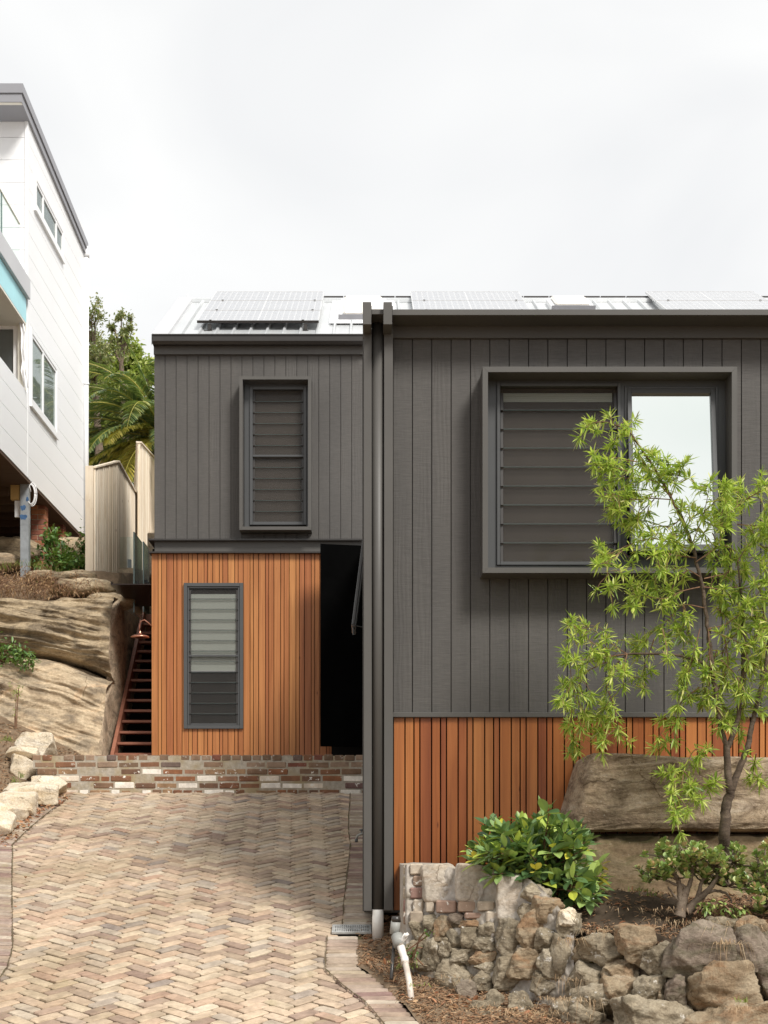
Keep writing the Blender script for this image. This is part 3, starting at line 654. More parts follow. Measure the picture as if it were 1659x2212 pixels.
# ================================================================ SOLAR PANELS
tp = math.atan(.549)
def panelmesh(x0, y0, z0, w_, l_):
    Mx = Matrix.Translation((x0, y0, z0))@Matrix.Rotation(tp, 4, 'X')
    a = MB(); a.box(0, w_, 0, .011, -.035, .0, 0, Mx); a.box(0, w_, l_-.011, l_, -.035, .0, 0, Mx); a.box(0, .011, .011, l_-.011, -.035, 0, 0, Mx); a.box(w_-.011, w_, .011, l_-.011, -.035, 0, 0, Mx)
    b = MB(); b.box(.011, w_-.011, .011, l_-.011, -.03, -.003, 0, Mx)
    c = MB()
    for k in range(1, 20): 
        if k != 10: c.box(.011+k*(w_-.022)/20-.0025, .011+k*(w_-.022)/20+.0025, .02, l_-.02, -.0029, -.0022, 0, Mx)
    c.box(w_/2-.009, w_/2+.009, .02, l_-.02, -.0029, -.002, 0, Mx)
    for k in range(1, 6): c.box(.02, w_-.02, k*l_/6-.002, k*l_/6+.002, -.0029, -.0021, 0, Mx)
    e = MB(); e.box(-.001, w_+.001, -.003, -.0005, -.036, -.001, 0, Mx)
    return a, b, c, e
rows = [(u, wd, nm) for u, wd, nm in ((425.5, 1.69, 'left'), (897, 1.69, 'middle'), (1468, 1.69, 'right'))]
posw = {0: 'lowest', 1: 'middle', 2: 'topmost'}
wide = {'left': 'the left end of the pale roof', 'middle': 'the roof right of the tall posts', 'right': 'the roof at the far right'}
pl = 2.775/3
for u, wd, nm in rows:
    y0 = 19.75; x0 = X(u, y0)
    for k in range(3):
        yy = y0+k*(pl+.012)*math.cos(tp); zz = Z(692, y0)+k*(pl+.012)*math.sin(tp)
        if nm != 'left' and k == 0: continue
        t = thing('solar_panel', (x0, yy, zz-.04), f'{posw[k]} solar panel of the tilted stack on {wide[nm]}', 'solar panel', 'solar panels on the roof')
        a, b, c, e = panelmesh(x0, yy, zz, wd, pl)
        a.build('panel_frame', M['pvframe'], t); q = b.build('glass_face', M['pv'], t); c.build('cell_lines', M['pvframe'], q); e.build('front_rail', M['pvedge'], t)
        for fx in ((.11, .87) if k == 0 else (.11, .93)):
            m = MB(); Mx = Matrix.Translation((x0, yy, zz))@Matrix.Rotation(tp, 4, 'X'); m.box(wd*fx-.016, wd*fx+.016, -.012, .012, -.03, .009, .002, Mx)
            m.build('clamp', M['gutter'], t)
        if k == 0:
            for fx in (.10, .89):
                m = MB(); bx = x0+wd*fx; by = yy+.05; bz = zz-.02
                m.box(bx-.025, bx+.025, by-.03, by+.03, bz-.10, bz-.02, .004); m.box(bx-.075, bx+.045, by-.05, by-.02, bz-.135, bz-.115, .003); m.box(bx-.01, bx+.01, by-.05, by-.03, bz-.17, bz-.10, .003)
                m.box(bx-.02, bx+.05, by-.01, by+.04, bz-.16, bz-.14, .003)
                m.build('mounting_bracket', M['gutter'], t)
# dark edges of the panels lying on the far slope, seen along the ridge
x = X(700, 22.2)
i = 0
while x < 6.4:
    m = MB(); m.box(x, x+(.385 if i else .30), 22.16, 23.2, zr+.055, zr+.095, .003)
    tag(m.build('ridge_panel', M['pvedge']), 'low dark panel edge showing in the line along the ridge of the pale roof', 'solar panel', 'dark panel edges along the ridge'); x += .40 if i else .315; i += 1

# ================================================================ STAIRCASE, CANOPY, SHOWER, POOL GLASS
vt = [(1750+.33*y)/1.507 for y in (840, 930, 1020, 1110, 1205, 1298, 1395, 1493, 1593, 1695, 1800, 1908, 2017, 2125)]
stair = thing('staircase', (-3.3, 19.6, .95), 'dark red timber open riser staircase climbing beside the orange battens', 'staircase')
xs0 = -3.56; n = len(vt); ds = []
for i, v in enumerate(vt):
    dd = 22.1-(22.1-19.65)*i/(n-1); zz = Z(v, dd); ds.append((dd, zz))
    m = MB(); m.box(xs0+.03, -2.94, dd, dd+.235, zz-.036, zz, .003); m.build('tread', M['stair'], stair)
m = MB()
(da, zA), (db, zB) = ds[0], ds[-1]; q = (zA-zB)/(da-db)
def strg(x0_, x1_):
    A = [(db-.28, zB+.02-.25*q), (da+.2, zA+.02+.2*q+.08), (da+.2, zA-.22+.2*q), (db-.28+.18, zB-.2-.1*q)]
    m.add([(x, y, z) for x in (x0_, x1_) for y, z in A], [(0, 1, 2, 3), (7, 6, 5, 4), (0, 4, 5, 1), (1, 5, 6, 2), (2, 6, 7, 3), (3, 7, 4, 0)])
strg(xs0-.018, xs0+.03); m.build('stringer', M['stair'], stair)
m = MB(); m.box(xs0+.035, -2.98, da+.24, da+.28, zA-.1, zA+.17, .003); m.build('top_riser', M['stair'], stair)
m = MB(); m.add([(xs0+.03, db+.3, .93), (-2.98, db+.3, .93), (-2.98, da+.3, zA-.15), (xs0+.03, da+.3, zA-.15)], [(0, 1, 2, 3)]); m.build('tread_shade_sheet', M['void'], stair)  # black sheet added to paint the shade behind the open treads
# canopy
m = MB(); xa = X(239, 19.4); m.box(xa, -3.0, 19.4, 21.2, 3.485, 3.5); m.box(xa, xa+.012, 19.4, 21.2, 3.5, 3.53); cnp = m.build('canopy', M['canopy'])
tag(cnp, 'dark bronze sheet metal canopy projecting over the top of the timber stair', 'canopy')
# copper shower
sh = thing('outdoor_shower', P(303, 1370, 19.3), 'polished copper outdoor shower rose on a curved arm fixed to the batten corner', 'shower')
sc_ = P(302.5, 1373, 19.3)
m = MB(); pts = [P(327, 1365-13, 19.3)+Vector((0, .05, 0)), P(320, 1345, 19.3), P(312, 1339, 19.3), P(304, 1342, 19.3), P(301.5, 1352, 19.3), P(301, 1362, 19.3)]
m.tube(pts, .008, 8); m.build('curved_arm', M['stair'], sh, smooth=True)
m = MB(); zc = Z(1377, 19.3); prof = [(.012, .085), (.02, .06), (.03, .045), (.09, .03), (.125, .012), (.128, 0), (.05, -.002)]
ns = 24; vs = [(sc_.x+r_*math.cos(2*math.pi*j/ns), 19.3+r_*math.sin(2*math.pi*j/ns), zc+h_) for r_, h_ in prof for j in range(ns)]
m.add(vs, [(i*ns+j, i*ns+(j+1) % ns, (i+1)*ns+(j+1) % ns, (i+1)*ns+j) for i in range(len(prof)-1) for j in range(ns)]); m.build('shower_rose', M['copper'], sh, smooth=True)
# frameless pool glass
for (u0, u1, d0, d1, v0, v1, lab) in ((288.5, 306, 20.6, 21.35, 1149, 1263, 'green tinted glass fence panel just above the left end of the bronze canopy'), (309, 321, 21.5, 22.05, 1170, 1262, 'narrow glass fence panel beside the corner of the orange battens')):
    xa, xb = X(u0, d0), X(u1, d1)
    t = thing('glass_fence', (xa, d0, Z(v1, d0)), lab, 'glass fence', 'frameless glass fence panels')
    m = MB(); za, zb = Z(v0, d0), Z(v1+60, d0)
    m.add([(xa, d0, zb), (xb, d1, zb), (xb, d1, za), (xa, d0, za), (xa+.012, d0, zb), (xb+.012, d1, zb), (xb+.012, d1, za), (xa+.012, d0, za)], [(0, 1, 2, 3), (7, 6, 5, 4), (3, 2, 6, 7), (0, 3, 7, 4)]); m.build('pane', M['greenglass'], t)
    m = MB(); m.box(xa-.004, xa+.016, d0-.006, d0, zb, za); m.build('green_edge', M['edge'], t)
    for k in (.35, .7):
        m = MB(); q = Vector((xa, d0, Z(v1, d0))).lerp(Vector((xb, d1, Z(v1, d0))), k); m.box(q.x+.0, q.x+.04, q.y-.03, q.y+.03, q.z+.04, q.z+.10, .006)
        m.build('clamp', M['frame'], t)
m = MB(); q = P(279, 1240, 23.2); m.box(q.x-.03, q.x+.03, 23.2, 23.26, q.z-.02, q.z+.24, .006); tag(m.build('glass_gate_latch', M['gutter']), 'small black latch post standing on the pale rock behind the glass', 'latch')
m = MB(); m.box(X(255, 23.1), X(290, 23.1), 23.1, 23.112, Z(1245, 23.1), Z(1160, 23.1)); tag(m.build('glass_fence', M['poolglass']), 'clear glass fence panel in front of the paling fence behind the canopy', 'glass fence', 'frameless glass fence panels')
m = MB(); m.box(X(318, 24), X(345, 24), 24, 24.6, 3.2, Z(1150, 24), .02); tag(m.build('white_rendered_plinth', M['block']), 'pale plinth rising beside the house wall beyond the glass fence', 'plinth')

# ================================================================ WHITE NEIGHBOUR HOUSE
XW = -5.30
nb = thing('white_house', (XW-2, 22, 5.6), 'white weatherboard house on stilts with grey roof edge and blue wrapped porch beam', 'house')
def yw(U): return XW*F/(U-UV0)
bh = .348; ztop = 11.3
def sideboards(m, y0, y1, z0, z1, x=XW, holes=()):
    zg = 10.82; k = math.ceil((z0-zg)/bh)-1; z = zg+k*bh
    while z < z1:
        a, b = max(z+.004, z0), min(z+bh-.004, z1)
        if b-a > .01:
            segs = [(y0, y1)]
            m_ = []
            for (ya, yb) in segs: m.box(x-.03, x+(.0), ya, yb, a, b, 0)
        z += bh
m = MB(); y_f = 26.3
sideboards(m, 22.0, y_f, 5.61, ztop); sideboards(m, 15.5, 22.0, 5.61, 6.92); wl = m.build('side_wall', M['white'], nb)
m = MB(); m.box(XW-.05, XW-.012, 22.0, y_f, 5.62, ztop); m.box(XW-.12, XW-.032, 15.5, 22.0, 5.62, 6.92); m.build('joint_backing', M['cream'], nb)
m = MB(); zg = 11.22
while zg > 8.5: m.box(-9.5, XW-.045, 22.0, 22.03, zg-bh+.005, zg-.003); zg -= bh
m.box(XW-.045, XW+.004, 21.985, 22.05, 5.62, ztop, .003); m.build('front_wall', M['white'], nb)
m = MB(); m.box(-9.5, XW-.05, 22.03, 22.1, 5.6, ztop); m.box(-9.5, XW-.06, y_f-.1, y_f, 5.6, 11); m.build('inner_wall', M['cream'], nb)
# roof: box with sloping edge, soffit in front
m = MB(); y0, y1 = 21.45, 26.42; xe = XW+.06; ra, rb = Z(180, y0), 11.09
def edge(m, x0, x1, ya, yb, za0, za1, zb0, zb1): m.add([(x, y, z) for x in (x0, x1) for y, z in ((ya, za0), (yb, zb0), (yb, zb1), (ya, za1))], [(0, 1, 2, 3), (7, 6, 5, 4), (0, 4, 5, 1), (1, 5, 6, 2), (2, 6, 7, 3), (3, 7, 4, 0)])
edge(m, -9.5, xe, y0, y1, ra-.14, ra, rb-.14, rb); rf = m.build('roof', M['greymetal'], nb)
m = MB(); edge(m, -9.5, xe-.022, y0+.02, y1-.01, ra-.27, ra-.145, rb-.24, rb-.145); m.build('lower_fascia', M['greymetal'], rf)
m = MB(); m.box(-9.4, xe-.03, y0+.035, 22.0, ra-.275, ra-.262); m.build('soffit', M['cream'], nb)
# windows on the side wall
def sidewindow(uL, uR, z0, z1, muls, lab, name='window'):
    ya, yb = yw(uL), yw(uR); m = MB(); t = .075; x0, x1 = XW-.02, XW+.03
    def fr(a, b, c, e): m.box(x0, x1, a, b, c, e, .003)
    fr(ya, ya+t, z0, z1); fr(yb-t, yb, z0, z1); fr(ya+t, yb-t, z1-t, z1); fr(ya+t, yb-t, z0, z0+t); m.box(x0, x1+.012, ya-.01, yb+.01, z0-.03, z0+.005, .003)
    wn = m.build(name, M['white'], nb, lab)
    m = MB(); m.box(XW+.001, XW+.004, ya+t, yb-t, z0+t, z1-t); pn = m.build('pane', M['pane'], wn)
    m = MB(); m.box(XW-.0005, XW+.0005, ya+t, yb-t, z0+t, z1-t); m.build('sky_reflection_sheet', M['lightmetal' if z1 < 9 else 'greymetal'], wn)  # grey sheet whose tone stands in for sky reflected in the panes
    m = MB()
    m.box(XW+.002, XW+.022, ya+t, ya+t+.04, z0+t, z1-t); m.box(XW+.002, XW+.022, yb-t-.04, yb-t, z0+t, z1-t); m.box(XW+.002, XW+.021, ya+t, yb-t, z1-t-.045, z1-t); m.box(XW+.002, XW+.021, ya+t, yb-t, z0+t, z0+t+.045)
    for k in muls:
        yy = ya+(yb-ya)*k; m.box(XW+.002, XW+.024, yy-.03, yy+.03, z0+t, z1-t)
    m.build('sash_frame', M['white'], wn)
sidewindow(73.2, 135.2, 9.95, 10.5, (.27, .73), 'shallow three light window high on the white wall')
sidewindow(64, 121.5, 6.78, 7.98, (.45,), 'sliding window low on the white wall')
# downpipe
m = MB(); yy = 26.36; xx = X(185.5, yy); m.tube([(xx, yy, 11.0), (xx, yy, 5.2)], .052, 16); dpn = m.build('downpipe', M['white'], nb, smooth=True)
m = MB(); m.tube([(xx, yy, 10.93), (xx, yy, 10.8)], .064, 16); m.tube([(xx, yy, Z(832, yy)), (xx, yy, Z(827, yy))], .062, 16); m.build('collar', M['white'], dpn, smooth=True)
# balcony and porch
m = MB(); m.box(-9.5, XW+.055, 15.5, 21.95, 8.34, 8.65, .006); bal = m.build('balcony_slab', M['lightmetal'], nb)
m = MB(); m.box(-9.5, XW+.0, 15.5, 21.9, 7.965, 8.335); m.build('wrapped_beam', M['bluewrap'], nb, 'pale blue wrapped beam under the balcony')
m = MB(); m.box(-9.5, XW-.06, 15.5, 22.0, 7.93, 7.962); m.box(XW-.058, XW-.002, 15.5, 21.9, 7.93, 7.962); m.build('porch_ceiling', M['cream'], nb)
m = MB(); m.box(XW-.12, XW-.015, 21.86, 22.0, 6.92, 7.93); m.build('porch_corner', M['cream'], nb)
m = MB(); m.box(XW-.06, XW-.05, 15.5, 21.7, 8.65, 9.40); bp = m.build('balcony_glass', M['poolglass'], nb)
m = MB(); m.box(XW-.07, XW-.04, 15.5, 21.72, 9.40, 9.415); m.build('hand_rail', M['cream'], bp)
m = MB(); m.box(XW-.065, XW-.045, 20.64, 20.655, 8.65, 9.4); m.build('glass_joint', M['edge'], bp)
m = MB(); x0, x1, z0, z1 = -7.6, X(40, 21.98), Z(860, 22)-.6, Z(703, 21.98); frame(m, x0, x1, z0, z1, 21.93, 21.98, .07); pw = m.build('window', M['white'], nb, 'porch window facing the street')
m = MB(); m.box(x0+.07, x1-.07, 21.965, 21.97, z0+.07, z1-.07); m.build('pane', M['pane'], pw)
m = MB(); m.box(x0+.07, x1-.07, 21.981, 21.985, z0+.07, z1-.07); m.build('dark_interior', M['greymetal'], pw)
m = MB()                                        # torn builder's wrap hanging at the porch end
pts = [(41, 697), (46, 720), (45, 750), (48, 780), (43, 800), (50, 822), (52, 838)]
vs = []
for i, (u, v) in enumerate(pts):
    for k in range(6):
        yy = 21.80-.03*math.sin(k*1.9+i*.7); vs.append(P(u+k*2.0+(i == 4)*2, v, yy-.02*((k+i) % 2)))
m.add(vs, [(i*6+k, i*6+k+1, (i+1)*6+k+1, (i+1)*6+k) for i in range(len(pts)-1) for k in range(5)]); m.build('torn_wrap', M['white'], nb, smooth=True)
# floor structure underneath
m = MB(); m.box(-9.5, XW-.01, 15.5, y_f, 5.56, 5.60)
for i in range(20): m.box(-9.5, XW-.4, 15.8+i*.55, 15.85+i*.55, 5.43, 5.56)
m.build('floor_joists', M['joist'], nb)
m = MB(); m.box(-9.5, -6.0, 24.5, 24.6, 5.0, 5.25); m.box(-9.5, -5.5, 25.8, 25.9, 3.5, 5.5); m.build('bearer_and_shade_sheet', M['void'], nb)  # near-black bearer, plus a tall sheet painting in the subfloor shade
# steel post
d = 22.2; m = MB(); m.box(X(43.5, d), X(61.5, d), d, d+.13, 4.0, 5.62, .004); po = m.build('steel_post', M['galv'])
tag(po, 'grey galvanised steel post with blue primer patches under the white house', 'post')
for (u, v, rx, rz) in ((50, 1097, 6, 6), (50.5, 1117, 8, 6), (59, 1078, 3, 5)):
    m = MB(); q = P(u, v, d-.002); k = d/F; ns = 14
    m.add([(q.x, q.y, q.z)]+[(q.x+rx*k*math.cos(a)*(1+.2*math.sin(3*a+u)), q.y, q.z+rz*k*math.sin(a)*(1+.25*math.sin(4*a+v))) for a in [2*math.pi*j/ns for j in range(ns)]], [(0, 1+j, 1+(j+1) % ns) for j in range(ns)]); 
    m.build('primer_patch', M['bluepaint'], po)
m = MB(); m.box(X(24, d+.1), X(43, d+.1), d+.06, d+.16, Z(1077, d), Z(1034, d), .004); pb = m.build('packing_timber', M['ply']); tag(pb, 'yellow timber packing block fixed beside the grey steel post', 'timber block')
m = MB(); m.box(X(31.5, d+.1), X(43, d+.1), d+.10, d+.14, Z(1114, d), Z(1078, d), .003); tag(m.build('white_board', M['white']), 'small white board hanging below the yellow packing block', 'board')
m = MB(); q = P(68, 1068, d+.02); ns = 40
for rr, oo in ((.085, 0), (.095, .01), (.078, -.008)):
    m.tube([(q.x+rr*.75*math.cos(2*math.pi*j/ns)+oo, q.y+oo, q.z+rr*1.9*math.sin(2*math.pi*j/ns)) for j in range(ns+1)], .007, 6)
m.tube([P(62, 1040, d), P(64, 1052, d), P(67, 1062, d)], .006, 5); tag(m.build('cable_coil', M['white'], smooth=True), 'coil of white cable hanging beside the grey steel post', 'cable')
# brick piers
def pier(uL, uR, vb, d, wd, lab):
    x0, x1 = X(uL, d), XW-.1; z1 = 5.56; z0 = Z(vb, d)-.25
    t = thing('brick_pier', ((x0+x1)/2, d, z0), lab, 'pier', 'brick piers under the white house')
    m = MB(); m.box(x0+.008, x1-.008, d+.008, d+wd-.008, z0, z1); m.build('mortar_core', M['mortar'], t)
    m = MB(); z = z0; i = 0; wx = x1-x0
    while z < z1-.02:
        e = min(z+.076, z1)
        if i % 2 == 0:
            m.box(x0, x1, d, d+.11, z, e, .004); m.box(x0, x1, d+.12, d+wd, z, e, .004)
        else:
            h = wx*.48; m.box(x0, x0+h-.005, d, d+wd, z, e, .004); m.box(x0+h+.005, x1, d, d+wd, z, e, .004)
        z += .086; i += 1
    m.build('bricks', M['pier'], t)
pier(67, 99, 1212, 23.6, .24, 'nearer orange brick pier just right of the grey steel post'); pier(105.5, 135, 1185, 25.0, .24, 'farther orange brick pier half hidden by the green shrub')

# ================================================================ PALING FENCES
def fence(pts, top, bot, lab, post=None):
    t = thing('paling_fence', (pts[0][0], pts[0][1], bot[0]), lab, 'fence', 'pale timber paling fences')
    m = MB(); cap = MB(); tot = 0
    for s in range(len(pts)-1):
        a, b = Vector(pts[s]), Vector(pts[s+1]); L = (b-a).length; n = max(1, int(L/.068)); dr = (b-a)/L; ang = math.atan2(dr.y, dr.x)
        for i in range(n):
            k = (i+.5)/n; p = a.lerp(b, k); zt_ = top[s]+(top[s+1]-top[s])*k; zb_ = bot[s]+(bot[s+1]-bot[s])*k
            Mx = Matrix.Translation((p.x, p.y, 0))@Matrix.Rotation(ang, 4, 'Z')
            m.box(-.019, .019, random.uniform(-.030, -.020), .008, zb_-random.random()*.05, zt_, .002, Mx)
            m.box(-.034, .034, .010, .016, zb_, zt_-.01, 0, Mx)
        zz0, zz1 = top[s], top[s+1]
        off = Vector((-dr.y, dr.x))*.05
        cap.add([(a.x+off.x, a.y+off.y, zz0+.005), (a.x-off.x, a.y-off.y, zz0+.005), (b.x-off.x, b.y-off.y, zz1+.005), (b.x+off.x, b.y+off.y, zz1+.005), (a.x+off.x, a.y+off.y, zz0+.03), (a.x-off.x, a.y-off.y, zz0+.03), (b.x-off.x, b.y-off.y, zz1+.03), (b.x+off.x, b.y+off.y, zz1+.03)], [(0, 1, 2, 3), (4, 7, 6, 5), (0, 4, 5, 1), (2, 6, 7, 3), (1, 5, 6, 2), (0, 3, 7, 4)])
    m.build('palings', M['fence'], t); cap.build('capping', M['fence'], t)
    if post:
        m = MB(); m.box(*post, .004); m.build('post', M['fence'], t)
A = (X(202, 21.9), 21.9); B = (X(252, 22.7), 22.7); C = (X(293, 27.2), 27.2)
fence([A, B, C], [Z(1012, 21.9), Z(999, 22.7), Z(1072, 27.2)+.0], [Z(1276, 21.9), Z(1292, 22.7)-.1, Z(1180, 27.2)-.5], 'pale timber paling fence with a capped top beside the white downpipe', (X(184, 21.85), X(201, 21.85), 21.85, 22.0, Z(1274, 21.85), Z(1006, 21.85)))
D0 = (X(294, 27.3), 27.3); E0 = (X(300, 26.6), 26.6); F0 = (X(345, 29.5), 29.5)
fence([D0, E0, F0], [Z(1066, 27.3), Z(957, 26.6), Z(1006, 29.5)], [4.0, 4.0, 4.3], 'taller bleached paling fence rising behind the corner of the dark house')
m = MB(); d = 21.6; m.box(X(128, d), X(184, d), d, d+.12, Z(1267, d), Z(1253, d), .008); tag(m.build('timber_sleeper', M['sleeper']), 'mossy timber sleeper lying on the rock left of the fence post', 'sleeper')

# ================================================================ ROCKS
def rockverts(sx, sy, sz, seed, p=3.0, rough=.10, cuts=6, sub=4, freq=1.0, cutr=(.72, .95), strata=0, angular=0):
    bm = bmesh.new(); bmesh.ops.create_icosphere(bm, subdivisions=sub, radius=1)
    rnd = random.Random(seed); pl_ = []
    for i in range(cuts):
        v = Vector((rnd.gauss(0, 1), rnd.gauss(0, 1), rnd.gauss(0, .8))).normalized(); pl_.append((v, rnd.uniform(*cutr)))
    for v in bm.verts:
        n_ = v.co.normalized(); r = (abs(n_.x)**p+abs(n_.y)**p+abs(n_.z)**p)**(-1/p); q = n_*r
        for pv, off in pl_:
            dd = q.dot(pv)-off*(abs(pv.x)**1.2+abs(pv.y)**1.2+abs(pv.z)**1.2)**.45
            if dd > 0: q -= pv*dd*.94
        s = Vector((q.x*sx, q.y*sy, q.z*sz))
        m_ = max(sx, sy, sz); o = Vector((seed*3.1, seed*1.7, seed*.9))
        f = noise.fractal(s/m_*1.6*freq+o, 1.0, 2.0, 5)*rough*1.0 + noise.fractal(s/m_*6*freq+o, 1.0, 2.0, 4)*rough*.3
        if strata: f += strata*math.sin((s.z+.12*s.x*0+.1*noise.noise(s/m_*2+o))*strata*0+s.z*38/(m_*4)+3*noise.noise(s/m_*1.5+o))
        if angular: f += angular*(noise.cell(s/m_*2.2*freq+o)-.5)*.25
        v.co = s+n_*f*m_
    vs = [v.co.copy() for v in bm.verts]; bm.verts.index_update(); fs = [[q.index for q in f_.verts] for f_ in bm.faces]; bm.free()
    return vs, fs
def rock(c, s, seed, mat, label=None, cat='rock', group=None, rot=0, parent=None, name='rock', rx=0, tl=0, **kw):
    vs, fs = rockverts(*s, seed, **kw); Mx = Matrix.Translation(c)@Euler((rx, tl, rot)).to_matrix().to_4x4()
    m = MB(); m.add([Mx@v for v in vs], fs); o = m.build(name, mat, parent, smooth=True)
    if parent is None: tag(o, label, cat, group)
    return o
# ---- sandstone outcrop on the left
rf = thing('rock_outcrop', (-5, 19.5, .9), 'layered sandstone outcrop below the white house, split by a long dark crevice', 'rock')
def lerp_prof(pr, t):
    n = len(pr)-1; k = min(int(t*n), n-1); f = t*n-k; f = f*f*(3-2*f)*.5+f*.5
    return [pr[k][i]*(1-f)+pr[k+1][i]*f for i in range(len(pr[0]))]
XC = -3.62
def ledge(name, mat, prof, seed, amp, label):
    m = MB(); nx, nt_ = 260, 200; vs = []
    for j in range(nt_+1):
        for i in range(nx+1):
            u = i/nx; x = XC-6.2*(1-u)
            y, z = prof(x, j/nt_); q = Vector((x*.8, y*.5, z*1.9))
            f = noise.fractal(q*1.1+Vector((seed, 0, 0)), 1, 2, 5)*amp
            zz_ = z+.16*(x+5)*(1 if seed < 5 else 2.2)+.05*noise.noise(Vector((x*1.5, z*2, seed)))
            bed = noise.fractal(Vector((x*.45+seed, 3, zz_*6.5)), 1, 2, 5)*amp*.9+abs(noise.noise(Vector((x*.5+seed, 7, zz_*17))))*amp*.35+noise.fractal(Vector((x*3, y*3, zz_*22)), 1, 2, 3)*.012
            f += bed
            edge_ = max(0, 1-(XC-x)/.12); y += .10*edge_
            vs.append((x, y-f*(1-.5*edge_), z+f*.25))
    w_ = nx+1
    m.add(vs, [(j*w_+i, j*w_+i+1, (j+1)*w_+i+1, (j+1)*w_+i) for j in range(nt_) for i in range(nx)])
    return m.build(name, mat, rf, label, smooth=True)
def zc(x): return 2.24+(XC-x)*.30 - .05*math.sin((x+3.6)*3)
def p_up(x, t):
    c = zc(x); zt_ = 3.44+.05*math.sin(x*1.3)
    pr = [(20.5, c+.03), (19.95, c+.02), (19.72, c+.09), (19.58, c+.3), (19.66, c+.6), (19.80, zt_-.25), (20.02, zt_-.06), (20.35, zt_), (21.6, zt_+.12)]
    return lerp_prof(pr, t)
def p_lo(x, t):
    c = zc(x)-.02; k = (XC-x)
    pr = [(18.70-.05*k, .85), (18.82, 1.12), (18.98-.02*k, 1.45), (19.22-.05*k, c-.45), (19.55-.1*k, c-.12), (19.95, c), (20.8, c+.02)]
    return lerp_prof(pr, t)
ledge('upper_ledge', M['ledge'], p_up, 2.3, .13, 'upper ledge with dark bedding bands'); ledge('lower_ledge', M['ledge2'], p_lo, 9.1, .11, 'paler lower ledge with slanting grain')
m = MB(); ny_, nz_ = 60, 60; vs = []
def frontat(z):
    pts = [(.85, 18.82), (1.3, 18.98), (1.8, 19.35), (2.15, 19.9), (2.35, 19.95), (2.6, 19.68), (3.0, 19.85), (3.3, 20.1), (3.6, 20.6)]
    for (a, b), (c, d) in zip(pts, pts[1:]):
        if z <= c: return b+(d-b)*(z-a)/(c-a)
    return 20.6
for j in range(nz_+1):
    z = .85+j/nz_*2.62
    for i in range(ny_+1):
        y0 = frontat(z)+.03; y = y0+(24-y0)*i/ny_
        vs.append((XC-.03+.035*noise.fractal(Vector((y*.8, z*.35, 4)), 1, 2, 4)+.03*math.sin(y*3+z)+(.02 if i else -.04), y, z))
m.add(vs, [(j*61+i, j*61+i+1, (j+1)*61+i+1, (j+1)*61+i) for j in range(nz_) for i in range(ny_)]); m.build('cut_face', M['cutrock'], rf, 'sheer dark cut side beside the staircase', smooth=True)
m = MB(); m.box(-9.6, XC-.06, 20.6, 24, .9, 3.4); m.build('rock_core', M['cutrock'], rf)

# sandstone edging blocks
def gblock(U0, U1, Vt, Vb, d, depth, seed, label, mat='block', dz=0, rot=0, **kw):
    x0, x1 = X(U0, d), X(U1, d); zt_, zb_ = Z(Vt, d), Z(Vb, d)
    kw = {**dict(p=7, rough=.06, cuts=14, sub=5, cutr=(.66, .92)), **kw}
    return rock(Vector(((x0+x1)/2, d+depth/2, (zt_+zb_)/2+dz)), ((x1-x0)/2*1.06, depth/2, (zt_-zb_)/2*1.06), seed, M[mat], label, 'stone block', 'cream sandstone blocks edging the driveway', rot=rot, name='sandstone_block', **kw)
gblock(28, 107, 1581, 1640, 17.4, .7, 3, 'rounded pale sandstone block behind the left end of the brick wall')
gblock(12, 76, 1611, 1642, 16.95, .3, 31, 'flat cream slab wedged between the rounded block and the carved one')
gblock(8, 67, 1628, 1700, 16.6, .5, 8, 'squarish honey block with curved grain left of the brick wall end')
gblock(55, 131, 1676, 1722, 16.0, .55, 12, 'low flat block touching the foot of the brick wall', rot=.15)
gblock(-22, 106, 1690, 1752, 15.5, 1.0, 17, 'long pale block behind the two nearest edging blocks', rot=.22)
gblock(-52, 60, 1707, 1774, 15.0, .7, 21, 'yellowish edging block third from the picture edge', rot=.15)
gblock(-90, 35, 1728, 1796, 14.55, .7, 26, 'whitish edging block cut by the left picture edge', rot=.12)
gblock(-110, 11, 1752, 1812, 14.1, .6, 29, 'mossy sliver of edging block nearest the camera at the left edge', rot=.1)

# ---- low wall of reclaimed brick
bw = thing('brick_wall', (-1.9, DW, .5), 'low wall of reclaimed bricks, some painted white, at the top of the driveway', 'wall')
m = MB(); m2 = MB(); core = MB(); xe = .04
zt0 = .985
for c in range(7):
    zt_ = zt0-c*.0805; x = X([69, 69, 80, 124, 112, 112, 112][c], DW)+(0 if c < 3 else .0); hd = c == 0
    core.box(x+.01, xe, DW+.004, DW+.22, zt_-.0805 if c < 6 else .2, zt_-(.012 if c == 0 else 0))
    x += [0, .03, 0, .02, .0, .07, .03][c]
    while x < xe-.05:
        w_ = .102+random.random()*.012 if (hd or (c == 5 and random.random() < .6) or random.random() < .07) else .225+random.random()*.012
        e = min(x+w_, xe); dy = random.uniform(-.006, .005)
        Mx = Matrix.Translation(((x+e)/2, DW+dy, zt_-.035))@Matrix.Rotation(random.gauss(0, .012), 4, 'Y')
        (m2 if c <= 1 else m).box(-(e-x)/2, (e-x)/2, 0, .105 if not hd else .22, -.034+random.uniform(0, .004), .034+(random.uniform(-.004, .006)), .009, Mx)
        x = e+.012
core.build('mortar', M['mortar'], bw); m.build('bricks', M['brickwall'], bw, 'red and white painted bricks'); m2.build('capping_bricks', M['brickcap'], bw, 'brown capping bricks')

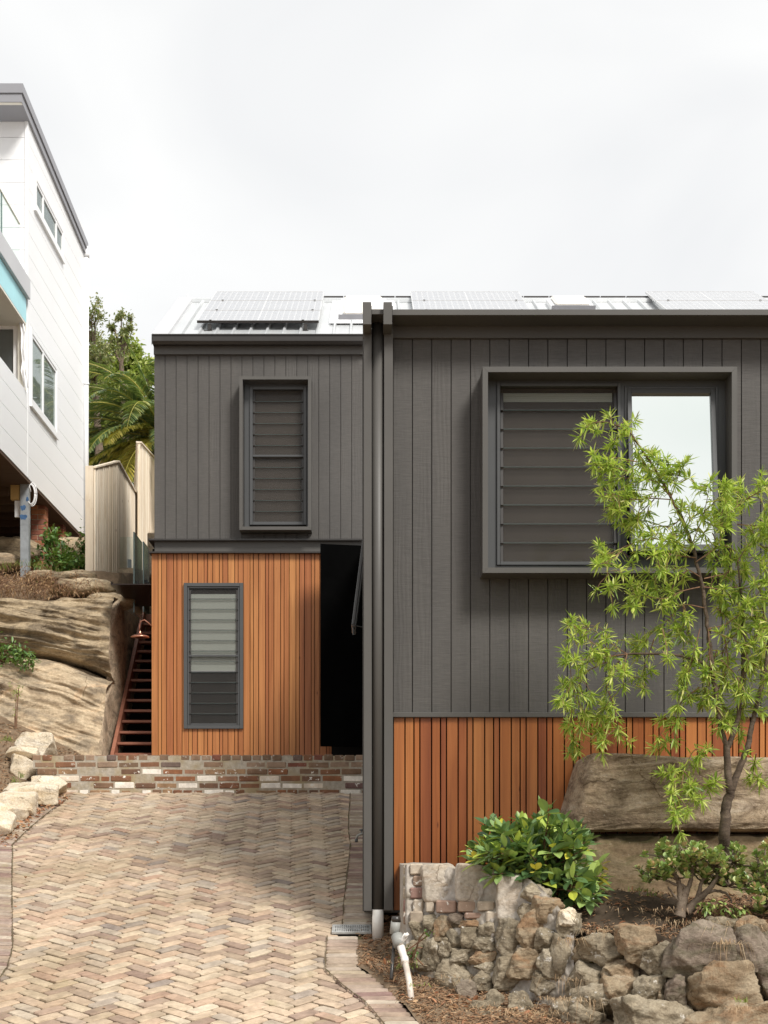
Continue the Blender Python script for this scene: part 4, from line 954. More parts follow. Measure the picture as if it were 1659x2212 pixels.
# ================================================================ RIGHT HAND GARDEN
def fd(U, V):                                  # distance of the rubble wall face
    a = min(1, max(0, (U-900)/560)); return 10.15-1.15*a-(V-1950)/250*.22
def fface(U, V, k=0): d = fd(U, V)+k; return P(U, V, d)
topV = [(866, 1869), (895, 1866), (960, 1868), (995, 1882), (1010, 1884), (1040, 1875), (1090, 1884), (1130, 1890), (1165, 1915), (1200, 1950), (1215, 1972), (1240, 1985), (1275, 1998), (1340, 1994), (1400, 2000), (1450, 2022), (1500, 2025), (1560, 2000), (1620, 1990), (1760, 1990), (1960, 1985)]
def interp(tab, u):
    if u <= tab[0][0]: return tab[0][1]
    for (a, b), (c, d) in zip(tab, tab[1:]):
        if u <= c: return b+(d-b)*(u-a)/(c-a)
    return tab[-1][1]
sw = thing('stone_wall', fface(1000, 2080), 'mortared rubble wall topped with old bricks and pale rendered blocks', 'wall')
m = MB(); vs = []; nu, nv = 220, 110
for j in range(nv+1):
    for i in range(nu+1):
        U = 866+(1240-866)*i/nu; vt_ = interp(topV, U); V = vt_+(2330-vt_)*(j/nv)
        p_ = fface(U, V, -.012+.05*min(1, max(0, (V-2020)/160))); p_.y += .045*noise.fractal(p_*6, 1, 2, 5)+.012*noise.fractal(p_*30, 1, 2, 3)+max(0, 1-(U-866)/14)**2*.30
        vs.append(p_)
w_ = nu+1
m.add(vs, [(j*w_+i, (j+1)*w_+i, (j+1)*w_+i+1, j*w_+i+1) for j in range(nv) for i in range(nu)])
# top and left return of the wall
vs = []
for i in range(nu+1):
    U = 866+(1240-866)*i/nu; p_ = Vector(m.v[i]); vs += [p_, p_+Vector((.0, .14, .008)), p_+Vector((0, .30, -.02))]
m.add(vs, [(3*i+k, 3*i+3+k, 3*i+4+k, 3*i+1+k) for i in range(nu) for k in (0, 1)])
p0 = fface(866, 1869, .35); m.add([p0, p0+Vector((0, .8, 0)), p0+Vector((0, .8, -1)), p0+Vector((0, 0, -1))], [(0, 1, 2, 3)])
m.build('mortar', M['mortar2'], sw, smooth=True)
U0c, V0c, kc = 829.5, 1725.3, .26
def wst(x, y, rx, ry, mat, parent=sw, dp=.36, seed=0, name='stone', boxy=2.6, k=.0, label=None, **kw):
    U = U0c+x*kc; V = V0c+y*kc; d = fd(U, V)+k; s = d/F*kc
    r_x, r_z = rx*s, ry*s
    if parent is sw and boxy < 10: d -= .015
    kw = {**dict(rough=.12, cuts=16, sub=5 if rx > 70 else 4, cutr=(.48, .78), freq=1.3), **kw}
    return rock(P(U, V, d)+Vector((0, r_x*.25, 0)), (r_x*(1.58 if boxy < 10 else 1.04), max(r_x, r_z)*dp+.05, r_z*(1.58 if boxy < 10 else 1.04)), seed or int(x*7+y), M[mat], label, 'rock', None, rot=random.uniform(-.15, .15), tl=random.uniform(-.15, .15) if 'flat' not in kw else 0, parent=parent, name=name, p=boxy, **{a: b for a, b in kw.items() if a != 'flat'})
# pale rendered blocks
for x, y, rx, ry in ((462, 700, 138, 152), (755, 700, 150, 150), (1040, 820, 100, 175)):
    wst(x, y, rx, ry, 'pale', boxy=16, rough=.05, cuts=3, dp=.30, cutr=(.86, .99), k=.015, name='rendered_block')
# old bricks
m = MB()
def wbrick(x0, x1, y0, y1, k=-.0):
    k -= .035
    U, V = U0c+(x0+x1)/2*kc, V0c+(y0+y1)/2*kc; d = fd(U, V)+k+random.uniform(-.012, .005); s = d/F*kc
    m.box(-(x1-x0)/2*s, (x1-x0)/2*s, 0, .11, -(y1-y0)/2*s, (y1-y0)/2*s, .010, Matrix.Translation(P(U, V, d))@Matrix.Rotation(random.gauss(0, .03), 4, 'Y')@Matrix.Rotation(-.1, 4, 'Z'))
for i, (ya, yb) in enumerate(((540, 632), (640, 730), (738, 832), (838, 945), (936, 1045))):
    a = 205+(i % 2)*28
    wbrick(158, a, ya, yb, .06); wbrick(a+8, 325, ya, yb)
wbrick(345, 415, 850, 945); wbrick(430, 602, 846, 950, -.02); wbrick(612, 765, 850, 945); wbrick(775, 920, 852, 935); wbrick(668, 838, 948, 1000); wbrick(848, 972, 938, 1032)
m.build('old_bricks', M['oldbrick'], sw)
for x, y, rx, ry, mt in ((330, 1130, 88, 92, 'rubble'), (415, 1025, 70, 62, 'rubble'), (500, 1095, 75, 80, 'rubblet'), (606, 1020, 52, 58, 'rubbled'), (728, 1042, 82, 32, 'rubblet'), (270, 1315, 90, 92, 'rubble'), (415, 1290, 92, 100, 'rubble'),
        (330, 1385, 60, 45, 'rubble'), (555, 1262, 88, 66, 'rubble'), (600, 1170, 60, 60, 'rubble'), (725, 1160, 100, 80, 'rubble'), (680, 1300, 118, 62, 'rubble'), (845, 1322, 92, 46, 'rubblet'), (850, 1235, 90, 50, 'rubble'), (865, 1110, 62, 72, 'rubble'), (1050, 1160, 112, 125, 'rubble'),
        (1232, 1110, 92, 140, 'rubblet'), (1375, 1185, 78, 82, 'rubble'), (1390, 915, 108, 85, 'rubblet'), (1198, 955, 75, 72, 'rubble'), (1270, 800, 100, 60, 'rubble'),
        (1210, 1370, 130, 115, 'rubblet'), (1400, 1385, 105, 110, 'rubble'), (1020, 1470, 110, 110, 'rubble'), (870, 1400, 80, 40, 'rubble'), (1480, 1290, 60, 130, 'rubble'), (1330, 1540, 110, 70, 'rubble')):
    wst(x, y, rx, ry, mt)
# loose rocks at the foot of the wall and the dry stacked rocks on the right, each its own thing
loose = [(607, 1485, 142, 112, 'rubble', 'large squarish grey rock at the foot of the mortared wall', .0), (838, 1535, 82, 84, 'rubble', 'rounded grey brown rock leaning against the bigger squarish rock', -.02),
         (690, 1630, 82, 86, 'rubbled', 'dark mossy rock half sunk in the leaf litter below the squarish rock', -.1), (800, 1755, 92, 62, 'rubble', 'small brown rock in the leaf litter near the bottom edge', -.2), (940, 1690, 58, 70, 'rubble', 'upright lump of mortar coated rock above the low flat one', -.12), (940, 1805, 92, 42, 'rubble', 'low flat rock cut by the bottom picture edge, left of the grass tuft', -.25),
         (1115, 1770, 88, 110, 'rubble', 'tall lichen spotted rock with clinging white mortar near the bottom edge', -.15), (300, 1600, 40, 32, 'rubble', 'small pale green stone alone in the leaf litter right of the white pipe', -.05)]
for x, y, rx, ry, mt, lab, k in loose: wst(x, y, rx, ry, mt, None, .6, name='rock', label=lab, k=k)
U0c, V0c, kc = 1128, 1791.6, .32
big = [(555, 800, 110, 78, 'rubble', 'mortar splashed rock at the left of the top row of the dry stacked wall', 0), (775, 792, 112, 92, 'rubblet', 'brown rock with a white mortar streak in the top row below the dug soil', -.03),
       (655, 965, 92, 62, 'rubblet', 'small orange brown rock under the mortar streaked brown one', 0), (480, 1075, 150, 110, 'rubble', 'wide rock crusted with white lichen above the grey wedge shaped one', 0), (668, 1085, 100, 92, 'rubblet', 'triangular tan rock with white streaks in the middle of the stack', -.02), (870, 1090, 92, 96, 'rubble', 'smooth grey tan rock with a thin white vertical line', -.02),
       (930, 900, 88, 90, 'rubble', 'crumbly mortar coated rock left of the big purple one', .02), (1205, 872, 190, 158, 'rubbled', 'big purplish brown boulder with a mossy left face, the largest in the top row', -.05), (1030, 1095, 66, 76, 'rubbled', 'small round purple grey rock under the big purple boulder', 0),
       (1340, 1100, 232, 142, 'rubblet', 'huge flat faced tan boulder marked by a thin white zigzag line', -.06), (1360, 700, 118, 68, 'rubble', 'low grey rock sitting behind the big purple boulder', .25), (1535, 858, 92, 132, 'rubbled', 'upright brown rock with straw draped over it, near the right edge', -.02),
       (1590, 690, 90, 72, 'rubblet', 'brown rock at the top right end of the stack', .12), (1575, 1045, 56, 78, 'rubble', 'small pale rock filling the gap right of the huge tan boulder', .05), (1665, 1000, 62, 130, 'rubbled', 'tall grey rock cut by the right picture edge', 0), (1668, 815, 58, 74, 'rubbled', 'round dark rock at the right picture edge above the tall grey one', 0),
       (490, 1165, 138, 76, 'rubble', 'grey wedge shaped rock under the lichen crusted one', -.08), (900, 1262, 262, 118, 'rubble', 'very large pale flat topped boulder cut by the bottom picture edge', -.1), (420, 1278, 118, 68, 'rubble', 'light grey rock cut by the bottom edge left of the pale flat boulder', -.15), (290, 1225, 72, 68, 'rubble', 'small mossy grey rock beside the straw tuft at the bottom', -.12),
       (1490, 1290, 330, 110, 'rubblet', 'broad brown boulder under the huge tan one at the bottom right', -.04), (925, 1130, 22, 50, 'rubblet', 'thin tan chock stone wedged left of the small round purple rock', .02), (400, 850, 60, 50, 'rubblet', 'reddish stone tucked under the left end of the top row', .05), (760, 1180, 40, 60, 'rubble', 'narrow grey chip between the triangular rock and the pale boulder', .05), (330, 640, 62, 62, 'rubble', 'grey green knob of rock below the yellow one at the wall shoulder', .0), (300, 585, 55, 48, 'block', 'bright yellowish rock perched at the shoulder of the mortared wall', -.03), (1170, 1180, 60, 60, 'rubbled', 'dark little rock in shade under the huge tan boulder', .12)]
for x, y, rx, ry, mt, lab, k in big: wst(x, y, rx, ry, mt, None, .6, name='rock', label=lab, k=k, boxy=3.2, sub=5, cutr=(.50, .82), cuts=15)
# dark earth behind the dry stack
m = MB(); vs = []; nu, nv = 90, 30
for j in range(nv+1):
    for i in range(nu+1):
        U = 1225+(2250-1225)*i/nu; vt_ = interp(topV, U)+8; V = vt_+(2400-vt_)*(j/nv)
        p_ = fface(U, V, .22); p_.y += .05*noise.fractal(p_*5, 1, 2, 4); vs.append(p_)
w_ = nu+1; m.add(vs, [(j*w_+i, (j+1)*w_+i, (j+1)*w_+i+1, j*w_+i+1) for j in range(nv) for i in range(nu)])
tag(m.build('earth_bank', M['soil'], smooth=True), kind='structure')
# raised soil bed behind the walls
def bedz(x, y):
    U = UV0+x/y*F
    uf = max(866, min(2000, U)); vt_ = interp(topV, uf); df = fd(uf, vt_)+.2; zf = Z(vt_, df)-.05
    zb_ = -.335
    t = min(1, max(0, (y-df)/(10.9-df))); z = zf*(1-t)+zb_*t
    z += .025*noise.fractal(Vector((x*3, y*3, 1)), 1, 2, 4)
    mx_, my = X(1330, 10.15), 10.15
    z += .10*math.exp(-(((x-mx_)/.42)**2+((y-my)/.30)**2))
    hx_, hy = X(1450, 9.45), 9.35
    z -= .10*math.exp(-(((x-hx_)/.28)**2+((y-hy)/.2)**2))
    return z
m = MB(); vs = []; nu, nv = 170, 90
for j in range(nv+1):
    for i in range(nu+1):
        U = 872+(2250-872)*i/nu; df = fd(U, interp(topV, U))+.16; y = df+(10.995-df)*j/nv; x = X(U, y)
        z = bedz(x, y); z += .018*noise.fractal(Vector((x*14, y*14, 2)), 1, 2, 3); vs.append((x, y, z))
w_ = nu+1; m.add(vs, [(j*w_+i, j*w_+i+1, (j+1)*w_+i+1, (j+1)*w_+i) for j in range(nv) for i in range(nu)])
tag(m.build('garden_soil', M['soil'], smooth=True), kind='structure')
# low ground between the paving and the wall
def lowz(x, y): return SL*y+SC+.005+.05*noise.fractal(Vector((x*2.5, y*2.5, 5)), 1, 2, 4)+.03*max(0, min(1, (x-.05)/.5))
m = MB(); vs = []; nu, nv = 90, 90
for j in range(nv+1):
    for i in range(nu+1):
        y = 6.2+4.9*j/nv
        if y > G(700, 2026).y: x0 = .0
        else:
            V = 1815-F*(SL*y+SC)/y; x0 = X(interp([(2026, 770), (2092, 770), (2113, 804), (2152, 845), (2185, 876), (2300, 986), (2500, 1200)], V), y)
        x0 = max(x0, -.05) if y > 10.98 else x0
        x = x0+(4.5-x0)*(i/nu)**1.6; vs.append((x, y, lowz(x, y)))
w_ = nu+1; m.add(vs, [(j*w_+i, j*w_+i+1, (j+1)*w_+i+1, (j+1)*w_+i) for j in range(nv) for i in range(nu)])
tag(m.build('garden_edge', M['dirt'], smooth=True), kind='structure')
# the two great sandstone boulders against the battens
m = MB(); d = 10.45
x0, x1, zt_, zb_ = X(1224, d), X(1224, d)+3.2, Z(1627, d), Z(1797, d)
nx_, nz_ = 300, 110; vs = []
outline = [(1224, 1765), (1228, 1720), (1240, 1670), (1252, 1632), (1266, 1626)]
def bprof(t, x):                                # t along the wrap: bottom back, bottom front, face, top front, top back
    h = zt_-zb_-.035*min(1, (x-x0)/1.4)
    pr = [(10.9, zb_+.02), (10.44, zb_), (10.36, zb_+.02), (10.345, zb_+.06), (10.37, zb_+h*.5), (10.40, zb_+h*.88), (10.43, zb_+h*.975), (10.48, zb_+h), (10.97, zb_+h*.99)]
    return lerp_prof(pr, t)
for j in range(nz_+1):
    for i in range(nx_+1):
        u = i/nx_; t = j/nz_; x = x0+(x1-x0)*u
        y, z = bprof(t, x); cz = (zt_+zb_)/2
        ed = max(0, 1-(x-x0)/.10); ed2 = ed*ed
        y += ed2*.25; z = cz+(z-cz)*(1-.14*ed2*ed); x2 = x+.17*((z-zb_)/(zt_-zb_))*max(0, 1-(x-x0)/.5)-.02
        q = Vector((x, y, z)); f = .040*noise.fractal(q*2.1, 1, 2, 5)+.020*noise.fractal(Vector((x*.8, 2, (z-.12*x)*9)), 1, 2, 4)+.010*abs(noise.noise(Vector((x*1.2, 5, (z-.2*x)*26))))+.006*noise.fractal(q*14, 1, 2, 3)
        vs.append((x2, y-f, z+f*.4))
w_ = nx_+1; m.add(vs, [(j*w_+i, j*w_+i+1, (j+1)*w_+i+1, (j+1)*w_+i) for j in range(nz_) for i in range(nx_)])
m.add([vs[j*w_] for j in range(nz_+1)], [tuple(range(nz_+1))])
tag(m.build('sandstone_boulder', M['boulder'], smooth=True), 'long grey brown sandstone boulder resting against the orange battens behind the tree', 'boulder')
m = MB(); vs = []; ztl = zb_-.012
for j in range(nz_+1):
    for i in range(nx_+1):
        u = i/nx_; t = j/nz_; x = x0-.06+(x1-x0+.06)*u
        pr = [(10.26, -.75), (10.34, -.45), (10.40, -.2), (10.44, ztl-.12), (10.47, ztl-.02), (10.56, ztl), (10.97, ztl)]
        y, z = lerp_prof(pr, t); q = Vector((x, y, z)); ed = max(0, 1-(x-x0+.06)/.2); y += ed*ed*.25
        f = .04*noise.fractal(q*1.6+Vector((9, 0, 0)), 1, 2, 5)+.006*noise.fractal(q*13, 1, 2, 3)
        for (ux, uz, rx_, rz_) in ((1271, 1815, .045, .016), (1312, 1805, .05, .02), (1372, 1806, .10, .030), (1525, 1803, .055, .028), (1435, 1808, .02, .014), (1420, 1803, .025, .01), (1640, 1800, .05, .02), (1780, 1806, .08, .025)):
            dx, dz = (x-X(ux, 10.46))/rx_, (z-Z(uz, 10.46))/rz_; e = dx*dx+dz*dz
            if e < 2.2: f -= .11*max(0, 1-e/2.2)
        vs.append((x, y-f, z))
m.add(vs, [(j*w_+i, j*w_+i+1, (j+1)*w_+i+1, (j+1)*w_+i) for j in range(nz_) for i in range(nx_)])
tag(m.build('sandstone_ledge', M['lowrock'], smooth=True), 'mossy brown sandstone ledge with small hollows under the long boulder', 'boulder')

# ---- pipes, tap, grate
sp = thing('standpipe', P(880, 2130, 9.75), 'white plastic pipe with grey elbow and black cap leaning beside the stone wall', 'pipe')
dq = 9.9
a = [P(889, 2163, 9.55), P(884, 2120, 9.68), P(875, 2075, 9.8)]; b = [P(875, 2076, 9.8), P(866, 2045, 9.88), P(861, 2032, 9.9)]
m = MB(); m.tube(a, .021, 14); m.build('lower_pipe', M['dirtypvc'], sp, smooth=True)
m = MB(); m.tube([P(875.5, 2080, 9.79), P(874, 2068, 9.82)], .027, 14); m.tube(b, [.024, .028, .034], 14); m.build('elbow', M['pvc'], sp, smooth=True)
m = MB(); m.tube([P(864, 2043, 9.87), P(858, 2022, 9.93)], .044, 16); m.tube([P(852, 2018, 9.95), P(855, 1990, 9.95)], .034, 16); m.build('grey_fitting', M['greypvc'], sp, smooth=True)
m = MB(); m.tube([P(855.5, 1991, 9.95), P(855.5, 1979, 9.95)], [.036, .030], 16); m.build('black_cap', M['gutter'], sp, smooth=True)
m = MB(); m.tube([P(864, 2040, 9.87), P(872, 2028, 9.86), P(878, 2018, 9.85)], .018, 10); m.tube([P(874, 2024, 9.84), P(882, 2016, 9.84)], .012, 8); m.build('side_valve', M['pvc'], sp, smooth=True)
m = MB(); m.tube([P(845, 2115, 9.75), P(848, 2080, 9.85), P(851, 2040, 9.95)], .013, 8); tag(m.build('stake', M['gutter'], smooth=True), 'thin dark stake standing beside the white plastic pipe', 'stake')
tp_ = thing('garden_tap', P(775, 1805, 12.6), 'small brass garden tap sticking out beside the tall dark posts', 'tap')
q = P(781, 1802, 12.2); m = MB(); m.tube([q+Vector((.06, 0, 0)), q+Vector((.0, 0, .005)), q+Vector((-.035, 0, -.012)), q+Vector((-.045, 0, -.045))], .011, 8); m.build('spout', M['greypvc'], tp_, smooth=True)
m = MB(); m.tube([q+Vector((.0, 0, .0)), q+Vector((.0, 0, .035))], .007, 6); m.tube([q+Vector((-.018, 0, .037)), q+Vector((.018, 0, .037))], .008, 6); m.tube([q+Vector((-.045, 0, -.04)), q+Vector((-.045, 0, -.07))], .014, 8); m.build('handle', M['frame'], tp_, smooth=True)
gr = thing('drain_grate', G(760, 2013), 'rectangular metal drain grate set in the paving at the foot of the posts', 'drain grate')
c = G(760, 2012); Mg = Matrix.Translation(c+Vector((0, 0, .026)))@Matrix.Rotation(math.atan(SL), 4, 'X')
m = MB(); wx, wy = .155, .10
frame_pts = ((-wx, wx, -wy, -wy+.014), (-wx, wx, wy-.014, wy), (-wx, -wx+.014, -wy+.014, wy-.014), (wx-.014, wx, -wy+.014, wy-.014))
for a_, b_, c_, e_ in frame_pts: m.box(a_, b_, c_, e_, -.02, .0, .002, Mg)
m.build('rim', M['grate'], gr)
m = MB()
for i in range(17):
    xx = -wx+.02+i*(2*wx-.04)/16; hy = .045+.03*abs(math.cos(i/16*math.pi))
    m.box(xx-.0055, xx+.0055, -wy+.014, -.008, -.015, -.002, 0, Mg); m.box(xx-.0055, xx+.0055, .008, wy-.014, -.015, -.002, 0, Mg)
m.box(-wx+.014, wx-.014, -.008, .008, -.015, -.001, 0, Mg)
for s in (-1, 1): m.box(-wx*.98, wx*.98, -.006, .006, -.0145, -.0005, 0, Mg@Matrix.Rotation(s*.55, 4, 'Z')@Matrix.Scale(.98, 4))
m.build('bars', M['grate'], gr)
m = MB(); m.box(-wx+.012, wx-.012, -wy+.012, wy-.012, -.06, -.022, 0, Mg); m.build('sump', M['void'], gr)

# ================================================================ PLANTS
rnd = random.Random(11)
def frame_of(d, up=Vector((0, 0, 1))):
    d = d.normalized(); s = d.cross(up)
    if s.length < .05: s = Vector((1, 0, 0))
    s.normalize(); return d, s, s.cross(d).normalized()
def leafmesh(m, p, d, L, W, fold=.25, droop=.2, roll=None, wide=.5, segs=3, nrm_=None):
    d, s, n_ = frame_of(d)
    roll = rnd.uniform(-.9, .9) if roll is None else roll
    s2 = s*math.cos(roll)+n_*math.sin(roll); n2 = d.cross(s2)*-1
    vs = [p]; k = segs
    for i in range(1, k):
        t = i/k; w_ = W*.5*(math.sin(math.pi*min(1, t*(.5/wide) if t < wide else .5+(t-wide)/(1-wide)*.5)))**.8
        c = p+d*L*t+Vector((0, 0, -1))*droop*L*t*t
        vs += [c+s2*w_+n2*w_*fold, c, c-s2*w_+n2*w_*fold]
    vs.append(p+d*L+Vector((0, 0, -1))*droop*L)
    fs = [(0, 1, 2), (0, 2, 3)]
    for i in range(k-2):
        a = 1+3*i; fs += [(a, a+3, a+4, a+1), (a+1, a+4, a+5, a+2)]
    a = 1+3*(k-2); e = len(vs)-1; fs += [(a, e, a+1), (a+1, e, a+2)]
    m.add(vs, fs)
def rdir(bias=Vector((0, 0, 0)), s=1):
    return (Vector((rnd.gauss(0, s), rnd.gauss(0, s), rnd.gauss(0, s)))+bias).normalized()
def smoothpath(pts, n=6):
    out_ = []
    k = len(pts)
    for i in range(k-1):
        p0, p1, p2, p3 = pts[max(0, i-1)], pts[i], pts[i+1], pts[min(k-1, i+2)]
        for j in range(n):
            t = j/n; out_.append(.5*((2*p1)+(-p0+p2)*t+(2*p0-5*p1+4*p2-p3)*t*t+(-p0+3*p1-3*p2+p3)*t**3))
    out_.append(pts[-1]); return out_

# ---- bottlebrush tree in front of the window
tree = thing('bottlebrush_tree', (X(1563, 9.9), 9.9, -.42), 'slender weeping bottlebrush tree with bright green narrow leaves in front of the large window', 'tree')
def C(x, y, d=9.8): return P(1161+.45*x, 863+.45*y, d)
tm = MB()
def limb(pts, r0, r1, n=10):
    pts = smoothpath(pts, 5); k = len(pts); tm.tube([p+Vector((rnd.gauss(0, .003), rnd.gauss(0, .003), 0)) for p in pts], [r0+(r1-r0)*i/(k-1) for i in range(k)], n)
limb([C(885, 2330, 9.95), C(890, 2200, 9.9), C(897, 2080), C(908, 1960), C(925, 1870)], .045, .032, 12)
limb([C(925, 1880), C(912, 1800), C(908, 1660)], .029, .022); limb([C(930, 1880), C(965, 1780), C(1000, 1690), C(1030, 1560), C(1060, 1430), C(1100, 1250), C(1130, 950), C(1130, 750)], .025, .008)
limb([C(910, 1670), C(880, 1570), C(860, 1430), C(835, 1250), C(815, 1080), C(790, 900), C(745, 710), C(700, 580), C(640, 470), C(560, 330), C(480, 210), C(430, 150), C(330, 110), C(250, 120)], .019, .003)
limb([C(915, 1670), C(950, 1570), C(975, 1450), C(990, 1250), C(985, 1000), C(960, 780)], .020, .006)
limb([C(830, 1290), C(780, 1260), C(650, 1225), C(430, 1222), C(330, 1245), C(230, 1262)], .013, .004, 8)
tm.build('trunk', M['bark'], tree, smooth=True)
twigs = MB(); lv = MB(); pods = MB()
def rosette(p, d, n, L):
    for i in range(n):
        dd = (d*.55+rdir(Vector((0, 0, .05)), .75)).normalized()
        leafmesh(lv, p+d*rnd.uniform(-.03, .01), dd, L*rnd.uniform(.6, 1.15), .0115*rnd.uniform(.6, 1.4), .25, rnd.uniform(.0, .22), segs=3, wide=.5)
def podspike(p, d, L=.07):
    for i in range(int(L/.0065)):
        a = i*2.4; _, s, n_ = frame_of(d); q = p+d*i*.0065+(s*math.cos(a)+n_*math.sin(a))*.005
        for j in range(2):
            a2 = a+j*3.14; q = p+d*i*.0065+(s*math.cos(a2)+n_*math.sin(a2))*.006; r = .0045
            pods.add([q+s*r, q-s*r, q+n_*r, q-n_*r, q+d*r, q-d*r], [(0, 2, 4), (2, 1, 4), (1, 3, 4), (3, 0, 4), (2, 0, 5), (1, 2, 5), (3, 1, 5), (0, 3, 5)])
def shootpath(pts, d0=None, dens=1.0, dn=.06):
    off = rnd.uniform(-.28, .28) if d0 is None else d0
    P3 = [C(x, y, 9.78) for x, y in pts]; k = len(P3)
    P3 = smoothpath([p+Vector((0, off*i/max(1, k-1), 0)) for i, p in enumerate(P3)], 6)
    twigs.tube(P3, [.0045-.003*i/len(P3) for i in range(len(P3))], 5)
    acc = 0; step = .030/dens; tot = sum((b-a).length for a, b in zip(P3, P3[1:])); run = 0
    for a, b in zip(P3, P3[1:]):
        L = (b-a).length; d = (b-a).normalized() if L > 0 else Vector((0, 0, 1)); run += L
        acc += L
        while acc > step:
            acc -= step; q = b-d*acc; fr = run/tot
            if fr < .18: continue
            for j in range(3):
                dd = (d*.5+rdir(Vector((0, 0, -.1)), .8)).normalized(); leafmesh(lv, q, dd, rnd.uniform(.05, .095), .0125, .25, rnd.uniform(0, .25))
            if rnd.random() < .50:
                sd = (d*.5+rdir(Vector((0, -.15, -.25)), .8)).normalized(); l2 = rnd.uniform(.05, .15); e = q+sd*l2+Vector((0, 0, -.2*l2)); twigs.tube([q, q+sd*l2*.6, e], .0022, 4)
                if rnd.random() < .26: podspike(q+sd*l2*.2, (e-q).normalized(), rnd.uniform(.05, .09))
                rosette(e, sd, rnd.randint(18, 27), .088)
    d = (P3[-1]-P3[-3]).normalized(); rosette(P3[-1], d, 22, .09); rosette(P3[-1]-d*.03, rdir(), 8, .075)
paths = [[(740, 700), (640, 470), (560, 330), (480, 210), (430, 150), (330, 110), (250, 115)], [(430, 150), (370, 200), (350, 240)], [(450, 170), (520, 290), (600, 340)], [(480, 300), (380, 290), (330, 300), (255, 345)], [(520, 380), (400, 350), (310, 345)], [(500, 380), (400, 380), (305, 415)],
 [(640, 470), (560, 400), (480, 400)], [(640, 480), (540, 480), (430, 490), (340, 462)], [(400, 440), (375, 490), (365, 530)], [(640, 470), (665, 390), (675, 335)], [(700, 560), (640, 600), (540, 560), (460, 560)], [(740, 700), (660, 650), (620, 690)], [(740, 700), (780, 560), (788, 430)],
 [(740, 720), (560, 670), (440, 700), (380, 730), (320, 750), (305, 720)], [(440, 700), (330, 790), (260, 830)], [(330, 790), (335, 870), (330, 930)], [(760, 760), (620, 760), (510, 750)], [(780, 560), (840, 500), (860, 470)], [(740, 700), (800, 640), (850, 560)], [(760, 780), (870, 690), (880, 560), (928, 440)],
 [(880, 600), (960, 540), (1000, 370)], [(900, 560), (1000, 480), (1106, 400)], [(960, 600), (1060, 620), (1120, 560)], [(780, 850), (700, 800), (600, 830), (500, 880)], [(780, 900), (700, 920), (600, 960), (490, 950), (430, 1000)], [(800, 1000), (700, 980), (640, 1050), (560, 1100), (500, 1180)], [(700, 980), (740, 1080), (730, 1130)],
 [(600, 1100), (600, 1200), (590, 1270)], [(560, 1150), (540, 1250), (530, 1320)], [(800, 860), (900, 830), (990, 800), (1040, 790)], [(800, 900), (900, 920), (960, 980), (1050, 960)], [(820, 1100), (900, 1080), (1000, 1000), (1080, 880)], [(820, 1100), (920, 1150), (1000, 1180), (1060, 1100)], [(780, 1100), (760, 1180), (720, 1330), (700, 1390)],
 [(820, 1100), (830, 1300), (820, 1430)], [(860, 1200), (840, 1350), (800, 1400)], [(900, 1150), (920, 1280), (880, 1400), (920, 1480)], [(1000, 1180), (1010, 1400), (1010, 1500)], [(1020, 1480), (1080, 1500)], [(1000, 1450), (990, 1520)], [(430, 1222), (360, 1180), (290, 1130), (210, 1085)], [(430, 1222), (330, 1240), (230, 1260), (130, 1270)],
 [(360, 1200), (260, 1180), (170, 1110), (120, 1110)], [(430, 1222), (360, 1300), (340, 1420), (330, 1500), (315, 1600)], [(330, 1260), (230, 1310), (160, 1370), (120, 1430), (90, 1455)], [(230, 1310), (200, 1400), (235, 1500)], [(180, 1380), (170, 1500), (180, 1560), (190, 1640)], [(340, 1400), (380, 1500), (398, 1600)], [(430, 1222), (400, 1300), (395, 1330)],
 [(780, 1380), (700, 1450), (660, 1560), (640, 1650)], [(850, 1700), (760, 1680), (700, 1790), (620, 1790)], [(700, 1800), (680, 1900), (650, 2000)], [(700, 1780), (760, 1850), (820, 1850)], [(850, 1690), (800, 1690), (770, 1720)], [(660, 1800), (640, 1880), (610, 1900)], [(1060, 700), (1120, 750)], [(1060, 900), (1106, 1000), (1060, 1250)], [(1080, 1000), (1130, 1200), (1106, 1400)],
 [(1050, 1700), (1070, 1820)], [(900, 700), (980, 720), (1040, 760)], [(960, 780), (1020, 700), (1090, 640)], [(940, 900), (1020, 900), (1100, 860)], [(860, 1000), (940, 1040), (1020, 1080)], [(1000, 1250), (1060, 1300), (1100, 1360)], [(880, 1250), (950, 1330), (960, 1420)], [(1100, 1100), (1040, 1040), (980, 1060)], [(1140, 800), (1100, 700), (1040, 640)], [(1150, 1000), (1200, 900), (1260, 860)], [(1150, 1150), (1220, 1150), (1300, 1200)], [(1130, 950), (1200, 700), (1280, 600)], [(1000, 480), (1080, 450), (1180, 480)], [(830, 1180), (770, 1240), (740, 1300)], [(720, 820), (660, 880), (640, 960)], [(560, 480), (500, 540), (480, 600)], [(600, 420), (640, 360), (600, 300)], [(700, 640), (740, 560), (700, 500)], [(840, 640), (880, 720), (860, 800)], [(920, 820), (880, 900), (900, 980)], [(980, 1100), (920, 1180), (930, 1260)], [(840, 1420), (880, 1520), (900, 1560)]]
for p_ in paths: shootpath(p_)
twigs.build('twigs', M['twig'], tree); lv.build('foliage', M['brush'], tree); pods.build('seed_pods', M['pod'], tree)

